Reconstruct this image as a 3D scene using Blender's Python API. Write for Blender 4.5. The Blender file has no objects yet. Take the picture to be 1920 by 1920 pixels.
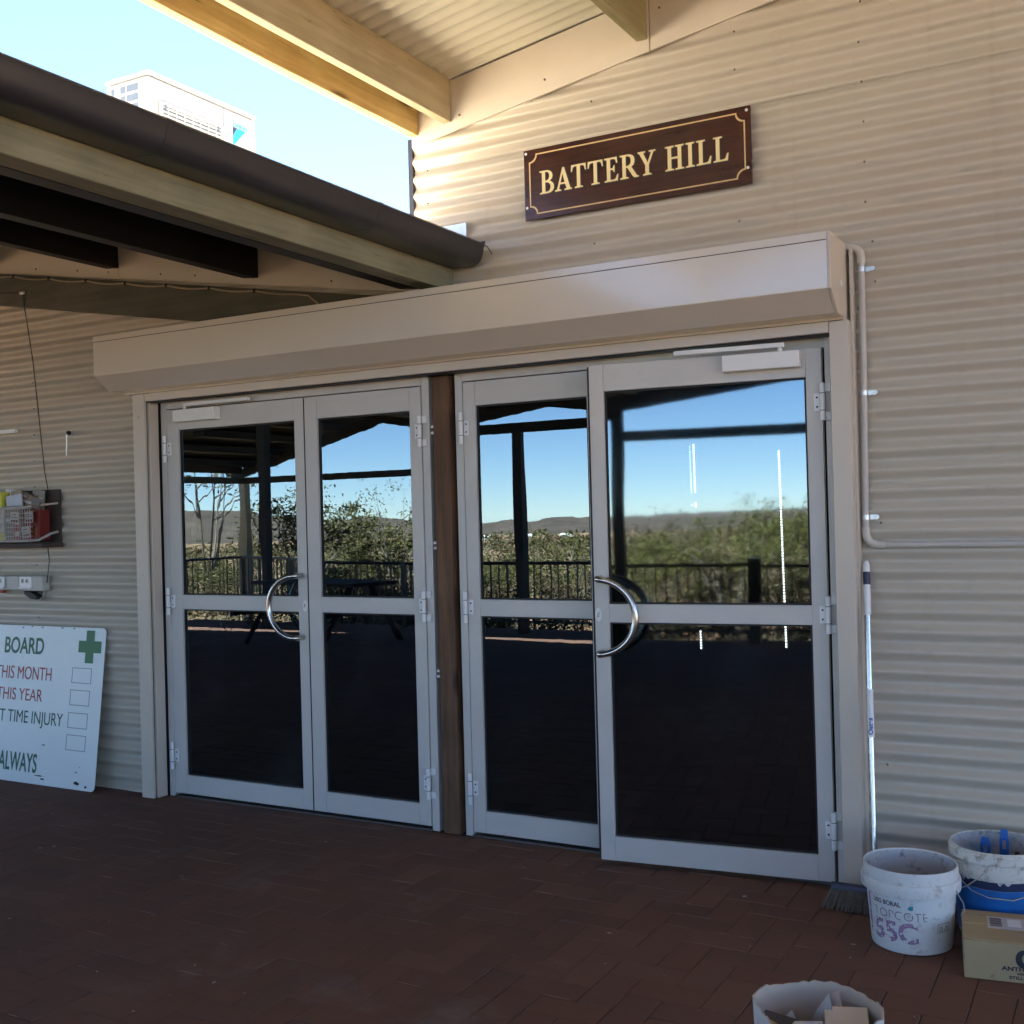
import bpy, bmesh, math, random
from mathutils import Vector, Matrix
R = math.radians
rnd = random.Random(7)
scene = bpy.context.scene
COL = scene.collection

# ------------------------------------------------------------------ camera
yaw, pitch, roll = R(28.948), R(0.176), R(-1.510)
CAM = Vector((0.0, -4.4, 1.47))
fw = Vector((-math.sin(yaw)*math.cos(pitch), math.cos(yaw)*math.cos(pitch), math.sin(pitch)))
rt = Vector((math.cos(yaw), math.sin(yaw), 0)); up = rt.cross(fw)
r2 = rt*math.cos(roll) + up*math.sin(roll); u2 = -rt*math.sin(roll) + up*math.cos(roll)
cam = bpy.data.cameras.new('camera'); camo = bpy.data.objects.new('camera', cam); COL.objects.link(camo)
mw = Matrix((r2, u2, -fw)).transposed().to_4x4(); mw.translation = CAM; camo.matrix_world = mw
cam.sensor_width = 36; cam.lens = 36*2098.2/1920; cam.clip_start = .05; cam.clip_end = 6000
scene.camera = camo

# ------------------------------------------------------------------ light
SUN_EL, SUN_AZ = R(60), R(-10)          # azimuth from +Y towards +X
sd = Vector((math.sin(SUN_AZ)*math.cos(SUN_EL), math.cos(SUN_AZ)*math.cos(SUN_EL), math.sin(SUN_EL)))
w = bpy.data.worlds.new('World'); scene.world = w; w.use_nodes = True
nt = w.node_tree; sky = nt.nodes.new('ShaderNodeTexSky'); sky.sky_type = 'NISHITA'; sky.sun_disc = False
sky.sun_elevation = SUN_EL; sky.sun_rotation = SUN_AZ
sky.air_density = .65; sky.dust_density = 0; sky.ozone_density = 4.0; sky.altitude = 500
bg = nt.nodes['Background']; nt.links.new(sky.outputs[0], bg.inputs[0]); bg.inputs[1].default_value = 0.055
sl = bpy.data.lights.new('sun', 'SUN'); sl.energy = 5.0; sl.angle = R(.5); sl.color = (1, .95, .87)
so = bpy.data.objects.new('sun', sl); COL.objects.link(so); so.rotation_euler = sd.to_track_quat('Z', 'Y').to_euler(); so.location = (0, 10, 20)
vs = scene.view_settings; vs.view_transform = 'Standard'; vs.look = 'None'; vs.gamma = 1; vs.exposure = 3.48
vs.use_curve_mapping = False
scene.render.engine = 'CYCLES'
scene.cycles.use_adaptive_sampling = True; scene.cycles.adaptive_threshold = .025; scene.cycles.time_limit = 1100
scene.cycles.max_bounces = 8; scene.cycles.diffuse_bounces = 5; scene.cycles.glossy_bounces = 4; scene.cycles.transparent_max_bounces = 12

# ------------------------------------------------------------------ materials
def newmat(name):
    m = bpy.data.materials.new(name); m.use_nodes = True
    n = m.node_tree; return m, n, n.nodes['Principled BSDF']
def N(n, t, **k):
    x = n.nodes.new('ShaderNode'+t)
    for a, b in k.items():
        if hasattr(x, a): setattr(x, a, b)
        else: x.inputs[a].default_value = b
    return x
def ramp(n, stops):
    r = N(n, 'ValToRGB'); e = r.color_ramp.elements
    while len(e) < len(stops): e.new(.5)
    for q, (p, c) in zip(e, stops): q.position = p; q.color = (*c, 1)
    return r
def mul(c, k): return tuple(x*k for x in c)
def paint(name, col, rough=.5, var=.08, scale=6, metal=0, bump=0, bscale=200, dirt=None, dirtamt=.0, spec=.5):
    m, n, p = newmat(name)
    tc = N(n, 'TexCoord'); no = N(n, 'TexNoise', Scale=scale, Detail=6.0, Roughness=.6)
    n.links.new(tc.outputs['Object'], no.inputs['Vector'])
    r = ramp(n, [(.3, mul(col, 1-var)), (.7, mul(col, 1+var))]); n.links.new(no.outputs[0], r.inputs[0])
    out = r.outputs[0]
    if dirt:
        n2 = N(n, 'TexNoise', Scale=scale*4, Detail=8.0, Roughness=.7); n.links.new(tc.outputs['Object'], n2.inputs['Vector'])
        r2_ = ramp(n, [(.62-dirtamt, (0, 0, 0)), (.78-dirtamt, (1, 1, 1))]); n.links.new(n2.outputs[0], r2_.inputs[0])
        mx = N(n, 'MixRGB'); mx.inputs[2].default_value = (*dirt, 1)
        n.links.new(r2_.outputs[0], mx.inputs[0]); n.links.new(out, mx.inputs[1]); out = mx.outputs[0]
    n.links.new(out, p.inputs['Base Color']); p.inputs['Roughness'].default_value = rough; p.inputs['Metallic'].default_value = metal
    p.inputs['Specular IOR Level'].default_value = spec
    if bump:
        nb = N(n, 'TexNoise', Scale=bscale, Detail=3.0); n.links.new(tc.outputs['Object'], nb.inputs['Vector'])
        b = N(n, 'Bump', Strength=bump, Distance=.002); n.links.new(nb.outputs[0], b.inputs['Height']); n.links.new(b.outputs[0], p.inputs['Normal'])
    return m
def add_runs(m, col, amt=.5, sx=14., sz=.55, lo=.60, hi=.72):
    n = m.node_tree; p = n.nodes['Principled BSDF']; src = p.inputs['Base Color'].links[0].from_socket
    g = N(n, 'NewGeometry'); mp = N(n, 'Mapping'); mp.inputs['Scale'].default_value = (sx, sx, sz); n.links.new(g.outputs['Position'], mp.inputs[0])
    no = N(n, 'TexNoise', Scale=1.0, Detail=5.0, Roughness=.6); n.links.new(mp.outputs[0], no.inputs['Vector'])
    r = ramp(n, [(lo, (0, 0, 0)), (hi, (amt, amt, amt))]); n.links.new(no.outputs[0], r.inputs[0])
    mx = N(n, 'MixRGB'); mx.inputs[2].default_value = (*col, 1); n.links.new(r.outputs[0], mx.inputs[0]); n.links.new(src, mx.inputs[1]); n.links.new(mx.outputs[0], p.inputs['Base Color'])
def wood(name, c0, c1, axis='Y', rough=.7, scale=1.0, knots=True, bump=.35, gloss=None):
    m, n, p = newmat(name)
    tc = N(n, 'TexCoord'); mp = N(n, 'Mapping'); s = {'X': (.06, 1, 1), 'Y': (1, .06, 1), 'Z': (1, 1, .06)}[axis]
    mp.inputs['Scale'].default_value = mul(s, scale); n.links.new(tc.outputs['Object'], mp.inputs[0])
    no = N(n, 'TexNoise', Scale=28.0, Detail=8.0, Roughness=.65, Distortion=.6); n.links.new(mp.outputs[0], no.inputs['Vector'])
    big = N(n, 'TexNoise', Scale=3.0, Detail=3.0); n.links.new(tc.outputs['Object'], big.inputs['Vector'])
    ad = N(n, 'MixRGB', blend_type='MIX'); ad.inputs[0].default_value = .45
    n.links.new(no.outputs[0], ad.inputs[1]); n.links.new(big.outputs[0], ad.inputs[2])
    r = ramp(n, [(.36, c0), (.62, c1)]); n.links.new(ad.outputs[0], r.inputs[0]); out = r.outputs[0]
    mc = N(n, 'Mapping'); mc.inputs['Scale'].default_value = mul(s, scale*2.2); n.links.new(tc.outputs['Object'], mc.inputs[0])
    cr = N(n, 'TexNoise', Scale=22.0, Detail=5.0, Roughness=.7, Distortion=1.2); n.links.new(mc.outputs[0], cr.inputs['Vector'])
    rc = ramp(n, [(.30, (1, 1, 1)), (.37, (0, 0, 0))]); n.links.new(cr.outputs[0], rc.inputs[0])
    mq = N(n, 'MixRGB'); mq.inputs[2].default_value = (*mul(c0, .5), 1); n.links.new(rc.outputs[0], mq.inputs[0]); n.links.new(out, mq.inputs[1]); out = mq.outputs[0]
    if knots:
        mk = N(n, 'Mapping'); mk.inputs['Scale'].default_value = {'X': (1.2, 5, 5), 'Y': (5, 1.2, 5), 'Z': (5, 5, 1.2)}[axis]
        n.links.new(tc.outputs['Object'], mk.inputs[0])
        v = N(n, 'TexVoronoi', Scale=1.3); n.links.new(mk.outputs[0], v.inputs['Vector'])
        rk = ramp(n, [(.05, (1, 1, 1)), (.13, (0, 0, 0))]); n.links.new(v.outputs['Distance'], rk.inputs[0])
        mx = N(n, 'MixRGB'); mx.inputs[2].default_value = (*mul(c0, .45), 1)
        n.links.new(rk.outputs[0], mx.inputs[0]); n.links.new(out, mx.inputs[1]); out = mx.outputs[0]
    n.links.new(out, p.inputs['Base Color']); p.inputs['Roughness'].default_value = rough
    b = N(n, 'Bump', Strength=bump, Distance=.002); n.links.new(no.outputs[0], b.inputs['Height']); n.links.new(b.outputs[0], p.inputs['Normal'])
    return m
def glass(name, refl, trans, rough=0.0, wav=.0, tint=(.72, .91, 1)):
    m, n, p = newmat(name); n.nodes.remove(p); o = n.nodes['Material Output']
    g = N(n, 'BsdfGlossy', Roughness=rough); g.inputs[0].default_value = (*tint, 1)
    t = N(n, 'BsdfTransparent'); t.inputs[0].default_value = (*trans, 1)
    tc = N(n, 'TexCoord'); sm = N(n, 'TexNoise', Scale=2.2, Detail=5.0); n.links.new(tc.outputs['Object'], sm.inputs['Vector'])
    d = N(n, 'BsdfDiffuse'); d.inputs[0].default_value = (.5, .5, .5, 1)
    fr = N(n, 'Fresnel', IOR=1.5)
    ma = N(n, 'Math', operation='MULTIPLY_ADD'); ma.inputs[1].default_value = .6; ma.inputs[2].default_value = refl
    n.links.new(fr.outputs[0], ma.inputs[0]); ma.use_clamp = True
    mx = N(n, 'MixShader'); n.links.new(ma.outputs[0], mx.inputs[0]); n.links.new(t.outputs[0], mx.inputs[1]); n.links.new(g.outputs[0], mx.inputs[2])
    rs = ramp(n, [(.52, (0, 0, 0)), (.85, (.04, .04, .04))]); n.links.new(sm.outputs[0], rs.inputs[0])
    m2 = N(n, 'MixShader'); n.links.new(rs.outputs[0], m2.inputs[0]); n.links.new(mx.outputs[0], m2.inputs[1]); n.links.new(d.outputs[0], m2.inputs[2])
    n.links.new(m2.outputs[0], o.inputs[0])
    if wav:
        mp = N(n, 'Mapping'); mp.inputs['Scale'].default_value = (9, 9, 1.2); n.links.new(tc.outputs['Object'], mp.inputs[0])
        nb = N(n, 'TexNoise', Scale=1.4, Detail=1.0); n.links.new(mp.outputs[0], nb.inputs['Vector'])
        b = N(n, 'Bump', Strength=wav, Distance=.01); n.links.new(nb.outputs[0], b.inputs['Height']); n.links.new(b.outputs[0], g.inputs['Normal'])
    return m
def islandmat(name, stops, src='island', rough=.8, spec=.3, noise=None, trans=0):
    m, n, p = newmat(name)
    if src == 'island': g = N(n, 'NewGeometry'); o = g.outputs['Random Per Island']
    else: g = N(n, 'ObjectInfo'); o = g.outputs['Random']
    r = ramp(n, stops); n.links.new(o, r.inputs[0]); out = r.outputs[0]
    if noise:
        geo = N(n, 'NewGeometry')
        for sc, lo, hi, c in noise:
            no = N(n, 'TexNoise', Scale=sc, Detail=7.0, Roughness=.65); n.links.new(geo.outputs['Position'], no.inputs['Vector'])
            rr = ramp(n, [(lo, (0, 0, 0)), (hi, (1, 1, 1))]); n.links.new(no.outputs[0], rr.inputs[0])
            mx = N(n, 'MixRGB'); mx.inputs[2].default_value = (*c, 1)
            n.links.new(rr.outputs[0], mx.inputs[0]); n.links.new(out, mx.inputs[1]); out = mx.outputs[0]
        nb = N(n, 'TexNoise', Scale=160.0, Detail=4.0); n.links.new(geo.outputs['Position'], nb.inputs['Vector'])
        b = N(n, 'Bump', Strength=.5, Distance=.002); n.links.new(nb.outputs[0], b.inputs['Height']); n.links.new(b.outputs[0], p.inputs['Normal'])
    n.links.new(out, p.inputs['Base Color']); p.inputs['Roughness'].default_value = rough; p.inputs['Specular IOR Level'].default_value = spec
    return m

CREAM = (.53, .478, .395)
M_wall = paint('wall_paint', CREAM, .17, .04, 1.3, dirt=mul(CREAM, .82), dirtamt=.0, bump=.05, bscale=90)
add_runs(M_wall, (.36, .29, .21), .16)
M_fascia = paint('fascia_paint', (.62, .555, .47), .6, .05, 3, bump=.25, bscale=60)
M_shut = paint('shutter_paint', (.68, .615, .52), .2, .03, 1.2, spec=1.0)
M_shut.node_tree.nodes['Principled BSDF'].inputs['Coat Weight'].default_value = .6; M_shut.node_tree.nodes['Principled BSDF'].inputs['Coat Roughness'].default_value = .08
M_trim = paint('trim_paint', (.60, .535, .455), .38, .03, 2)
M_frame = paint('door_frame_paint', (.575, .555, .53), .38, .05, 2.5, bump=.08, bscale=500, dirt=(.36, .35, .33), dirtamt=-.02)
M_white = paint('white_metal', (.80, .80, .80), .35, .03, 8)
M_silver = paint('silver_paint', (.78, .78, .77), .4, .02, 8)
M_steel = paint('brushed_steel', (.55, .53, .5), .24, .05, 20, metal=1)
M_galv = paint('galvanised', (.62, .63, .64), .32, .08, 30, metal=.9)
M_black = paint('black_rubber', (.012, .012, .013), .6)
M_dark = paint('dark_void', (.02, .018, .017), .85)
M_post = wood('post_timber', (.055, .027, .014), (.175, .092, .048), 'Z', .75, 1.0, True, .6)
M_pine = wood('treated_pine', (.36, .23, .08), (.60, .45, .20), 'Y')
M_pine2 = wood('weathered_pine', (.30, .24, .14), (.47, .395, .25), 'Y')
M_pine3 = wood('shaded_pine', (.22, .19, .09), (.37, .32, .17), 'Y')  # darker copy of the pine: shade put into the colour
M_green = wood('green_treated_beam', (.15, .15, .095), (.29, .28, .185), 'Y')
M_rafter = wood('rafter_timber', (.050, .049, .032), (.10, .095, .062), 'X')
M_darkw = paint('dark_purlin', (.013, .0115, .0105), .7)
M_gutter = paint('gutter_paint', (.042, .040, .043), .32, .12, 5)
M_roofin = paint('roof_lining', (.64, .61, .49), .5, .05, 3)
M_roofout = paint('roof_sheet_paint', (.70, .61, .47), .45, .06, 2)
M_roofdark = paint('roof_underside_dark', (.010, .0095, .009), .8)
M_thr = paint('threshold_metal', (.09, .085, .08), .5, .2, 20)
M_pvc = paint('grey_pvc', (.50, .47, .44), .4, .04, 8)
M_pvc2 = paint('cream_pvc', (.58, .54, .48), .4, .04, 8)
M_glass = glass('tinted_glass', .15, (.20, .20, .21), 0.0, .012)
M_glass2 = glass('tinted_glass_wavy', .15, (.20, .20, .21), .027, .010)
M_room = paint('room_paint', (.05, .05, .05), .8)
pst = [(0, (.170, .096, .072)), (.35, (.186, .103, .074)), (.7, (.160, .093, .072)), (1, (.198, .114, .082))]
pnoise = [(1.5, .57, .78, (.24, .19, .17)), (.5, .5, .8, (.145, .081, .064)), (55, .60, .80, (.20, .11, .075)), (420, .71, .76, (.40, .34, .28))]
M_pav = islandmat('paver_clay', pst, 'object', .85, .15, pnoise)
M_pavs = islandmat('paver_clay_field', pst, 'island', .85, .15, pnoise)
M_grout = paint('joint_sand', (.035, .025, .021), .95, .2, 14, bump=.4)

# ------------------------------------------------------------------ mesh helpers
BASE = {}
class MB:
    def __init__(s): s.v = []; s.f = []; s.mi = []
    def add(s, vs, fs, mi=0):
        o = len(s.v); s.v += [tuple(v) for v in vs]; s.f += [tuple(i+o for i in f) for f in fs]; s.mi += [mi]*len(fs); return s
    def box(s, x0, x1, y0, y1, z0, z1, mi=0):
        return s.add([(x0,y0,z0),(x1,y0,z0),(x1,y1,z0),(x0,y1,z0),(x0,y0,z1),(x1,y0,z1),(x1,y1,z1),(x0,y1,z1)],
                     [(0,3,2,1),(4,5,6,7),(0,1,5,4),(1,2,6,5),(2,3,7,6),(3,0,4,7)], mi)
    def prism(s, pts, axis, a0, a1, mi=0):
        # pts (p,q): axis X -> (y,z); Y -> (x,z); Z -> (x,y)
        f = {'X': lambda p, a: (a, p[0], p[1]), 'Y': lambda p, a: (p[0], a, p[1]), 'Z': lambda p, a: (p[0], p[1], a)}[axis]
        n = len(pts); vs = [f(p, a0) for p in pts]+[f(p, a1) for p in pts]
        fs = [tuple(range(n)), tuple(range(2*n-1, n-1, -1))]+[(i, i+n, (i+1) % n+n, (i+1) % n) for i in range(n)]
        return s.add(vs, fs, mi)
    def tube(s, path, r, n=10, mi=0, cap=True):
        path = [Vector(p) for p in path]; rs = r if isinstance(r, (list, tuple)) else [r]*len(path)
        vs = []; prev = None
        for i, p in enumerate(path):
            t = (path[min(i+1, len(path)-1)]-path[max(i-1, 0)]).normalized()
            if prev is None:
                a = Vector((0, 0, 1)) if abs(t.z) < .9 else Vector((1, 0, 0)); a = (a-t*a.dot(t)).normalized()
            else:
                a = (prev-t*prev.dot(t)).normalized()
            prev = a; b = t.cross(a)
            for k in range(n):
                an = 2*math.pi*k/n; vs.append(p+a*rs[i]*math.cos(an)+b*rs[i]*math.sin(an))
        fs = []
        for i in range(len(path)-1):
            for k in range(n):
                fs.append((i*n+k, i*n+(k+1) % n, (i+1)*n+(k+1) % n, (i+1)*n+k))
        if cap: fs += [tuple(range(n-1, -1, -1)), tuple(range((len(path)-1)*n, len(path)*n))]
        return s.add(vs, fs, mi)
    def lathe(s, prof, n=32, c=(0, 0, 0), mi=0):
        vs = []; m = len(prof)
        for k in range(n):
            a = 2*math.pi*k/n
            for r, z in prof: vs.append((c[0]+r*math.cos(a), c[1]+r*math.sin(a), c[2]+z))
        fs = [(k*m+j, ((k+1) % n)*m+j, ((k+1) % n)*m+j+1, k*m+j+1) for k in range(n) for j in range(m-1)]
        return s.add(vs, fs, mi)
    def build(s, name, mats, parent=None, local=False, smooth=None, bevel=0, at=None):
        me = bpy.data.meshes.new(name)
        off = Vector((0, 0, 0))
        if parent is not None and not local: off = BASE[parent.name]
        if at is not None: off = Vector(at)
        me.from_pydata([(v[0]-off.x, v[1]-off.y, v[2]-off.z) for v in s.v], [], s.f)
        if not isinstance(mats, (list, tuple)): mats = [mats]
        for m in mats: me.materials.append(m)
        me.polygons.foreach_set('material_index', s.mi)
        bm = bmesh.new(); bm.from_mesh(me); bmesh.ops.recalc_face_normals(bm, faces=bm.faces); bm.to_mesh(me); bm.free()
        return link(name, me, parent, at, smooth, bevel)
def link(name, me, parent=None, at=None, smooth=None, bevel=0):
    if smooth:
        me.polygons.foreach_set('use_smooth', [True]*len(me.polygons)); me.set_sharp_from_angle(angle=R(smooth))
    o = bpy.data.objects.new(name, me); COL.objects.link(o)
    if parent is not None: o.parent = parent; BASE[o.name] = BASE[parent.name]
    elif at is not None: o.location = at; BASE[o.name] = Vector(at)
    else: BASE[o.name] = Vector((0, 0, 0))
    if bevel:
        b = o.modifiers.new('bevel', 'BEVEL'); b.width = bevel; b.segments = 2; b.limit_method = 'ANGLE'; b.angle_limit = R(40)
    return o
def tag(o, label=None, cat=None, group=None, kind=None):
    if label: o['label'] = label
    if cat: o['category'] = cat
    if group: o['group'] = group
    if kind: o['kind'] = kind
    return o
def thing(name, label, cat, loc=(0, 0, 0), rz=0, group=None):
    o = bpy.data.objects.new(name, None); COL.objects.link(o); o.location = loc; o.rotation_euler = (0, 0, rz)
    o.empty_display_size = .1; BASE[o.name] = Vector(loc)
    return tag(o, label, cat, group)
def bx(name, mat, parent, x0, x1, y0, y1, z0, z1, bevel=0, local=False):
    return MB().box(x0, x1, y0, y1, z0, z1).build(name, mat, parent, local=local, bevel=bevel)
def dup(o, parent=None, loc=None, rot=None, name=None):
    c = o.copy(); COL.objects.link(c)
    if parent is not None: c.parent = parent
    if loc is not None: c.location = loc
    if rot is not None: c.rotation_euler = rot
    return c
def copy_tree(o, loc=None, rz=None, parent=None):
    c = dup(o, parent, loc, None if rz is None else (0, 0, rz))
    for ch in list(o.children): copy_tree(ch, parent=c)
    return c
def curve_mesh(cu):
    o = bpy.data.objects.new('tmp', cu); COL.objects.link(o)
    dg = bpy.context.evaluated_depsgraph_get(); me = bpy.data.meshes.new_from_object(o.evaluated_get(dg))
    bpy.data.objects.remove(o); return me
def text_mesh(s, size, ext=0.0004, xs=1.0, bold=0.0, align='LEFT'):
    cu = bpy.data.curves.new('t', 'FONT'); cu.body = s; cu.size = size/0.73; cu.extrude = ext; cu.offset = bold; cu.align_x = align
    me = curve_mesh(cu)
    for v in me.vertices: v.co.x *= xs
    return me
def outline_mesh(polys, ext, offset=0.0):
    cu = bpy.data.curves.new('t', 'CURVE'); cu.dimensions = '2D'; cu.fill_mode = 'BOTH'; cu.extrude = ext; cu.offset = offset
    for pl in polys:
        sp = cu.splines.new('POLY'); sp.points.add(len(pl)-1); sp.use_cyclic_u = True
        for p, q in zip(sp.points, pl): p.co = (q[0], q[1], 0, 1)
    return curve_mesh(cu)
def place(me, name, mat, parent, fn):
    """map the flat mesh (x,y,z) through fn to the parent's local space"""
    for v in me.vertices: v.co = fn(v.co.x, v.co.y, v.co.z)
    me.materials.clear(); me.materials.append(mat)
    return link(name, me, parent)
def on_wall(X, y, Z, base):   # flat text standing on a wall that faces -Y
    return lambda a, b, c: Vector((X+a-base.x, y-c-base.y, Z+b-base.z))

# ------------------------------------------------------------------ ground, floor
def ground_z(r):
    t = min(1, max(0, (r-16)/250)); t = t*t*(3-2*t); return -.42-5.2*t-max(0, r-600)*.02
mb = MB(); rs = [0, 6, 12, 18, 26, 40, 60, 90, 130, 190, 270, 400, 700, 1300, 2500, 4500]; na = 72
vs = [(0, -4.4, ground_z(0))]; fs = []
for r in rs[1:]:
    for k in range(na):
        a = 2*math.pi*k/na; vs.append((r*math.cos(a), -4.4+r*math.sin(a), ground_z(r)+(rnd.uniform(-.06, .06) if r > 20 else 0)))
for k in range(na): fs.append((0, 1+k, 1+(k+1) % na))
for i in range(len(rs)-2):
    for k in range(na): fs.append((1+i*na+k, 1+(i+1)*na+k, 1+(i+1)*na+(k+1) % na, 1+i*na+(k+1) % na))
M_earth = paint('red_earth', (.31, .165, .095), .95, .25, .35, dirt=(.14, .115, .055), dirtamt=.20)
tag(mb.add(vs, fs).build('ground', M_earth, smooth=60), kind='structure')

FX0, FX1, FY0 = -14.6, 5.0, -8.3
floor = tag(MB().box(FX0, FX1, FY0, .06, -.6, -.0045).build('floor', M_grout), kind='structure')
U = .1172; OX, OY = -2.322, -1.252
pm = {}
def paver_geo(m, cx, cy, lx, ly, dz, tilt=(0, 0), c=.003):
    hx, hy = lx/2, ly/2
    v = []
    for (sx, sy) in ((-1, -1), (1, -1), (1, 1), (-1, 1)): v.append((cx+sx*hx, cy+sy*hy, -.03))
    for (sx, sy) in ((-1, -1), (1, -1), (1, 1), (-1, 1)): v.append((cx+sx*hx, cy+sy*hy, -c+dz+tilt[0]*sx+tilt[1]*sy))
    for (sx, sy) in ((-1, -1), (1, -1), (1, 1), (-1, 1)): v.append((cx+sx*(hx-c), cy+sy*(hy-c), dz+tilt[0]*sx+tilt[1]*sy))
    f = [(8, 9, 10, 11)]
    for i in range(4):
        j = (i+1) % 4; f += [(i, j, 4+j, 4+i), (4+i, 4+j, 8+j, 8+i)]
    m.add(v, f)
ps = []
def view_px(p):
    d = Vector(p)-CAM; z = d.dot(fw)
    if z < .2: return None
    return (960+2098.2*d.dot(r2)/z, 960-2098.2*d.dot(u2)/z, z)
for i in range(int((FX0-OX)/U)-2, int((FX1-OX)/U)+2):
    for j in range(int((FY0-OY)/U)-2, int((.05-OY)/U)+2):
        s_ = (i+j) % 4
        if s_ == 0: cx, cy, lx, ly = OX+(i+1)*U, OY+(j+.5)*U, 2*U, U
        elif s_ == 2: cx, cy, lx, ly = OX+(i+.5)*U, OY+(j+1)*U, U, 2*U
        else: continue
        x0, x1, y0, y1 = max(cx-lx/2, FX0+.01), min(cx+lx/2, FX1-.01), max(cy-ly/2, FY0+.01), min(cy+ly/2, .0)
        if x1-x0 < .03 or y1-y0 < .03: continue
        full = (abs(x1-x0-lx) < 1e-6 and abs(y1-y0-ly) < 1e-6)
        q = view_px((cx, cy, 0)); pr = 0
        if q and -20 < q[0] < 1940 and -20 < q[1] < 1925: pr = 1/q[2]
        ps.append((pr, x0, x1, y0, y1, full))
ps.sort(key=lambda t: -t[0])
G = .0030
ms = []
for k in range(8):
    m = MB(); paver_geo(m, 0, 0, 2*U-G, U-G, 0, (rnd.uniform(-.0011, .0011), rnd.uniform(-.0008, .0008)), rnd.uniform(.0014, .003))
    me = bpy.data.meshes.new('paver'); me.from_pydata(m.v, [], m.f); me.materials.append(M_pav); ms.append(me)
field = MB(); cnt = 0
for pr, x0, x1, y0, y1, full in ps:
    cx, cy = (x0+x1)/2, (y0+y1)/2
    dz = rnd.uniform(-.0015, .0011)
    if pr > 0 and full and cnt < 300:
        o = bpy.data.objects.new('paver', rnd.choice(ms)); COL.objects.link(o); o.parent = floor
        o.location = (cx+rnd.uniform(-.0006, .0006), cy+rnd.uniform(-.0006, .0006), dz)
        o.rotation_euler = (0, 0, (0 if x1-x0 > y1-y0 else math.pi/2)+rnd.choice((0, math.pi))+rnd.uniform(-.005, .005)); cnt += 1
    else:
        paver_geo(field, cx, cy, x1-x0-G, y1-y0-G, dz, (rnd.uniform(-.001, .001), rnd.uniform(-.001, .001)))
tag(field.build('paver_field', M_pavs, floor), kind='stuff')
# leaf litter and grit lying on the paving
lit = MB()
for k in range(110):
    px, py = rnd.uniform(-5.2, -.3), rnd.uniform(-2.7, -.15)
    s_ = rnd.choice((.003, .003, .004, .005, .006, .012)); a = rnd.uniform(0, 6.28); b = s_*rnd.uniform(.3, .7)
    ca, sa = math.cos(a), math.sin(a); q = [(-s_, 0), (0, -b), (s_, 0), (0, b)]
    vv = [(px+ca*x-sa*y, py+sa*x+ca*y, .002+rnd.uniform(0, .002)) for x, y in q]+[(px, py, .0045)]
    lit.add(vv, [(0, 1, 4), (1, 2, 4), (2, 3, 4), (3, 0, 4)])
M_lit = islandmat('litter_bits', [(0, (.30, .22, .13)), (.4, (.5, .44, .36)), (.7, (.14, .08, .05)), (1, (.6, .58, .52))])
tag(lit.build('leaf_litter', M_lit), 'pale grit and dry leaf bits scattered on the red paving', 'litter', kind='stuff')

js = MB()
for k in range(95):
    pr, x0, x1, y0, y1, full = ps[rnd.randrange(0, 520)]
    L = rnd.uniform(.03, .16); xa = rnd.uniform(x0, max(x0+.001, x1-L)); xb = min(xa+L, x1); ye = rnd.choice((y0, y1))
    n_ = 5; top = []; bot = []
    for q in range(n_+1):
        xx = xa+(xb-xa)*q/n_; wq = .0019*math.sin(math.pi*(q+.35)/(n_+.7))*rnd.uniform(.6, 1.2)
        top.append((xx, ye+wq, .0016)); bot.append((xx, ye-wq, .0016))
    js.add(top+bot, [(q, q+1, n_+2+q, n_+1+q) for q in range(n_)])
M_js = paint('pale_joint_sand', (.34, .27, .21), .95, .2, 40)
tag(js.build('joint_sand', M_js, floor), kind='stuff')

# ------------------------------------------------------------------ corrugated wall
wall = thing('corrugated_wall', 'cream painted corrugated iron wall around the glass doors', 'wall', (-2.8, 0, 0))
PIT, AMP = .0764, .0102
def corr_sheet(name, x0, x1, z0, z1, y=0.0, cuts=(), phase=0.0, mat=M_wall, thick=True):
    m = MB(); step = PIT/12; nz = int(math.ceil((z1-z0)/step)); nx = max(1, int((x1-x0)/.45)); vs = []
    for i in range(nz+1):
        z = min(z1, z0+i*step)
        c = math.cos(2*math.pi*(z-phase)/PIT); yy = y-AMP*(c*.92+.08*c*c*c)
        for k in range(nx+1): vs.append((x0+(x1-x0)*k/nx, yy+.0012*math.sin(7*z+3.1*k+x0*5), z))
    fs = [(i*(nx+1)+k, i*(nx+1)+k+1, (i+1)*(nx+1)+k+1, (i+1)*(nx+1)+k) for i in range(nz) for k in range(nx)]
    me = bpy.data.meshes.new(name); me.from_pydata(vs, [], fs)
    if cuts:
        bm = bmesh.new(); bm.from_mesh(me)
        for co, no in cuts:
            bmesh.ops.bisect_plane(bm, geom=bm.verts[:]+bm.edges[:]+bm.faces[:], plane_co=co, plane_no=no, clear_outer=True)
        bm.to_mesh(me); bm.free()
    off = BASE[wall.name]
    for v in me.vertices: v.co -= off
    me.materials.append(mat)
    o = link(name, me, wall, smooth=60)
    return o
SLU = .1535                                    # upper roof slope
def zu(X): return 3.472+SLU*(X+2.72) if X < 2.4 else 3.472+SLU*5.12-SLU*(X-2.4)
SLL = .157
def zs(X): return 2.508+SLL*(-2.775-X)         # underside of the cream strip below the low roof
upn = Vector((-SLU, 0, 1)).normalized(); lon = Vector((SLL, 0, 1)).normalized()
ucut = (Vector((-2.72, 0, 3.46)), upn); lcut = (Vector((-2.775, 0, 2.66)), lon)
corr_sheet('wall_sheet', -7.4, -4.72, -.002, 3.6, cuts=(lcut,))
corr_sheet('wall_sheet', -4.72, -2.912, 2.16, 3.1, cuts=(lcut,))
corr_sheet('wall_sheet', -2.912, -.955, 2.16, 3.112, y=.0)
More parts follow.
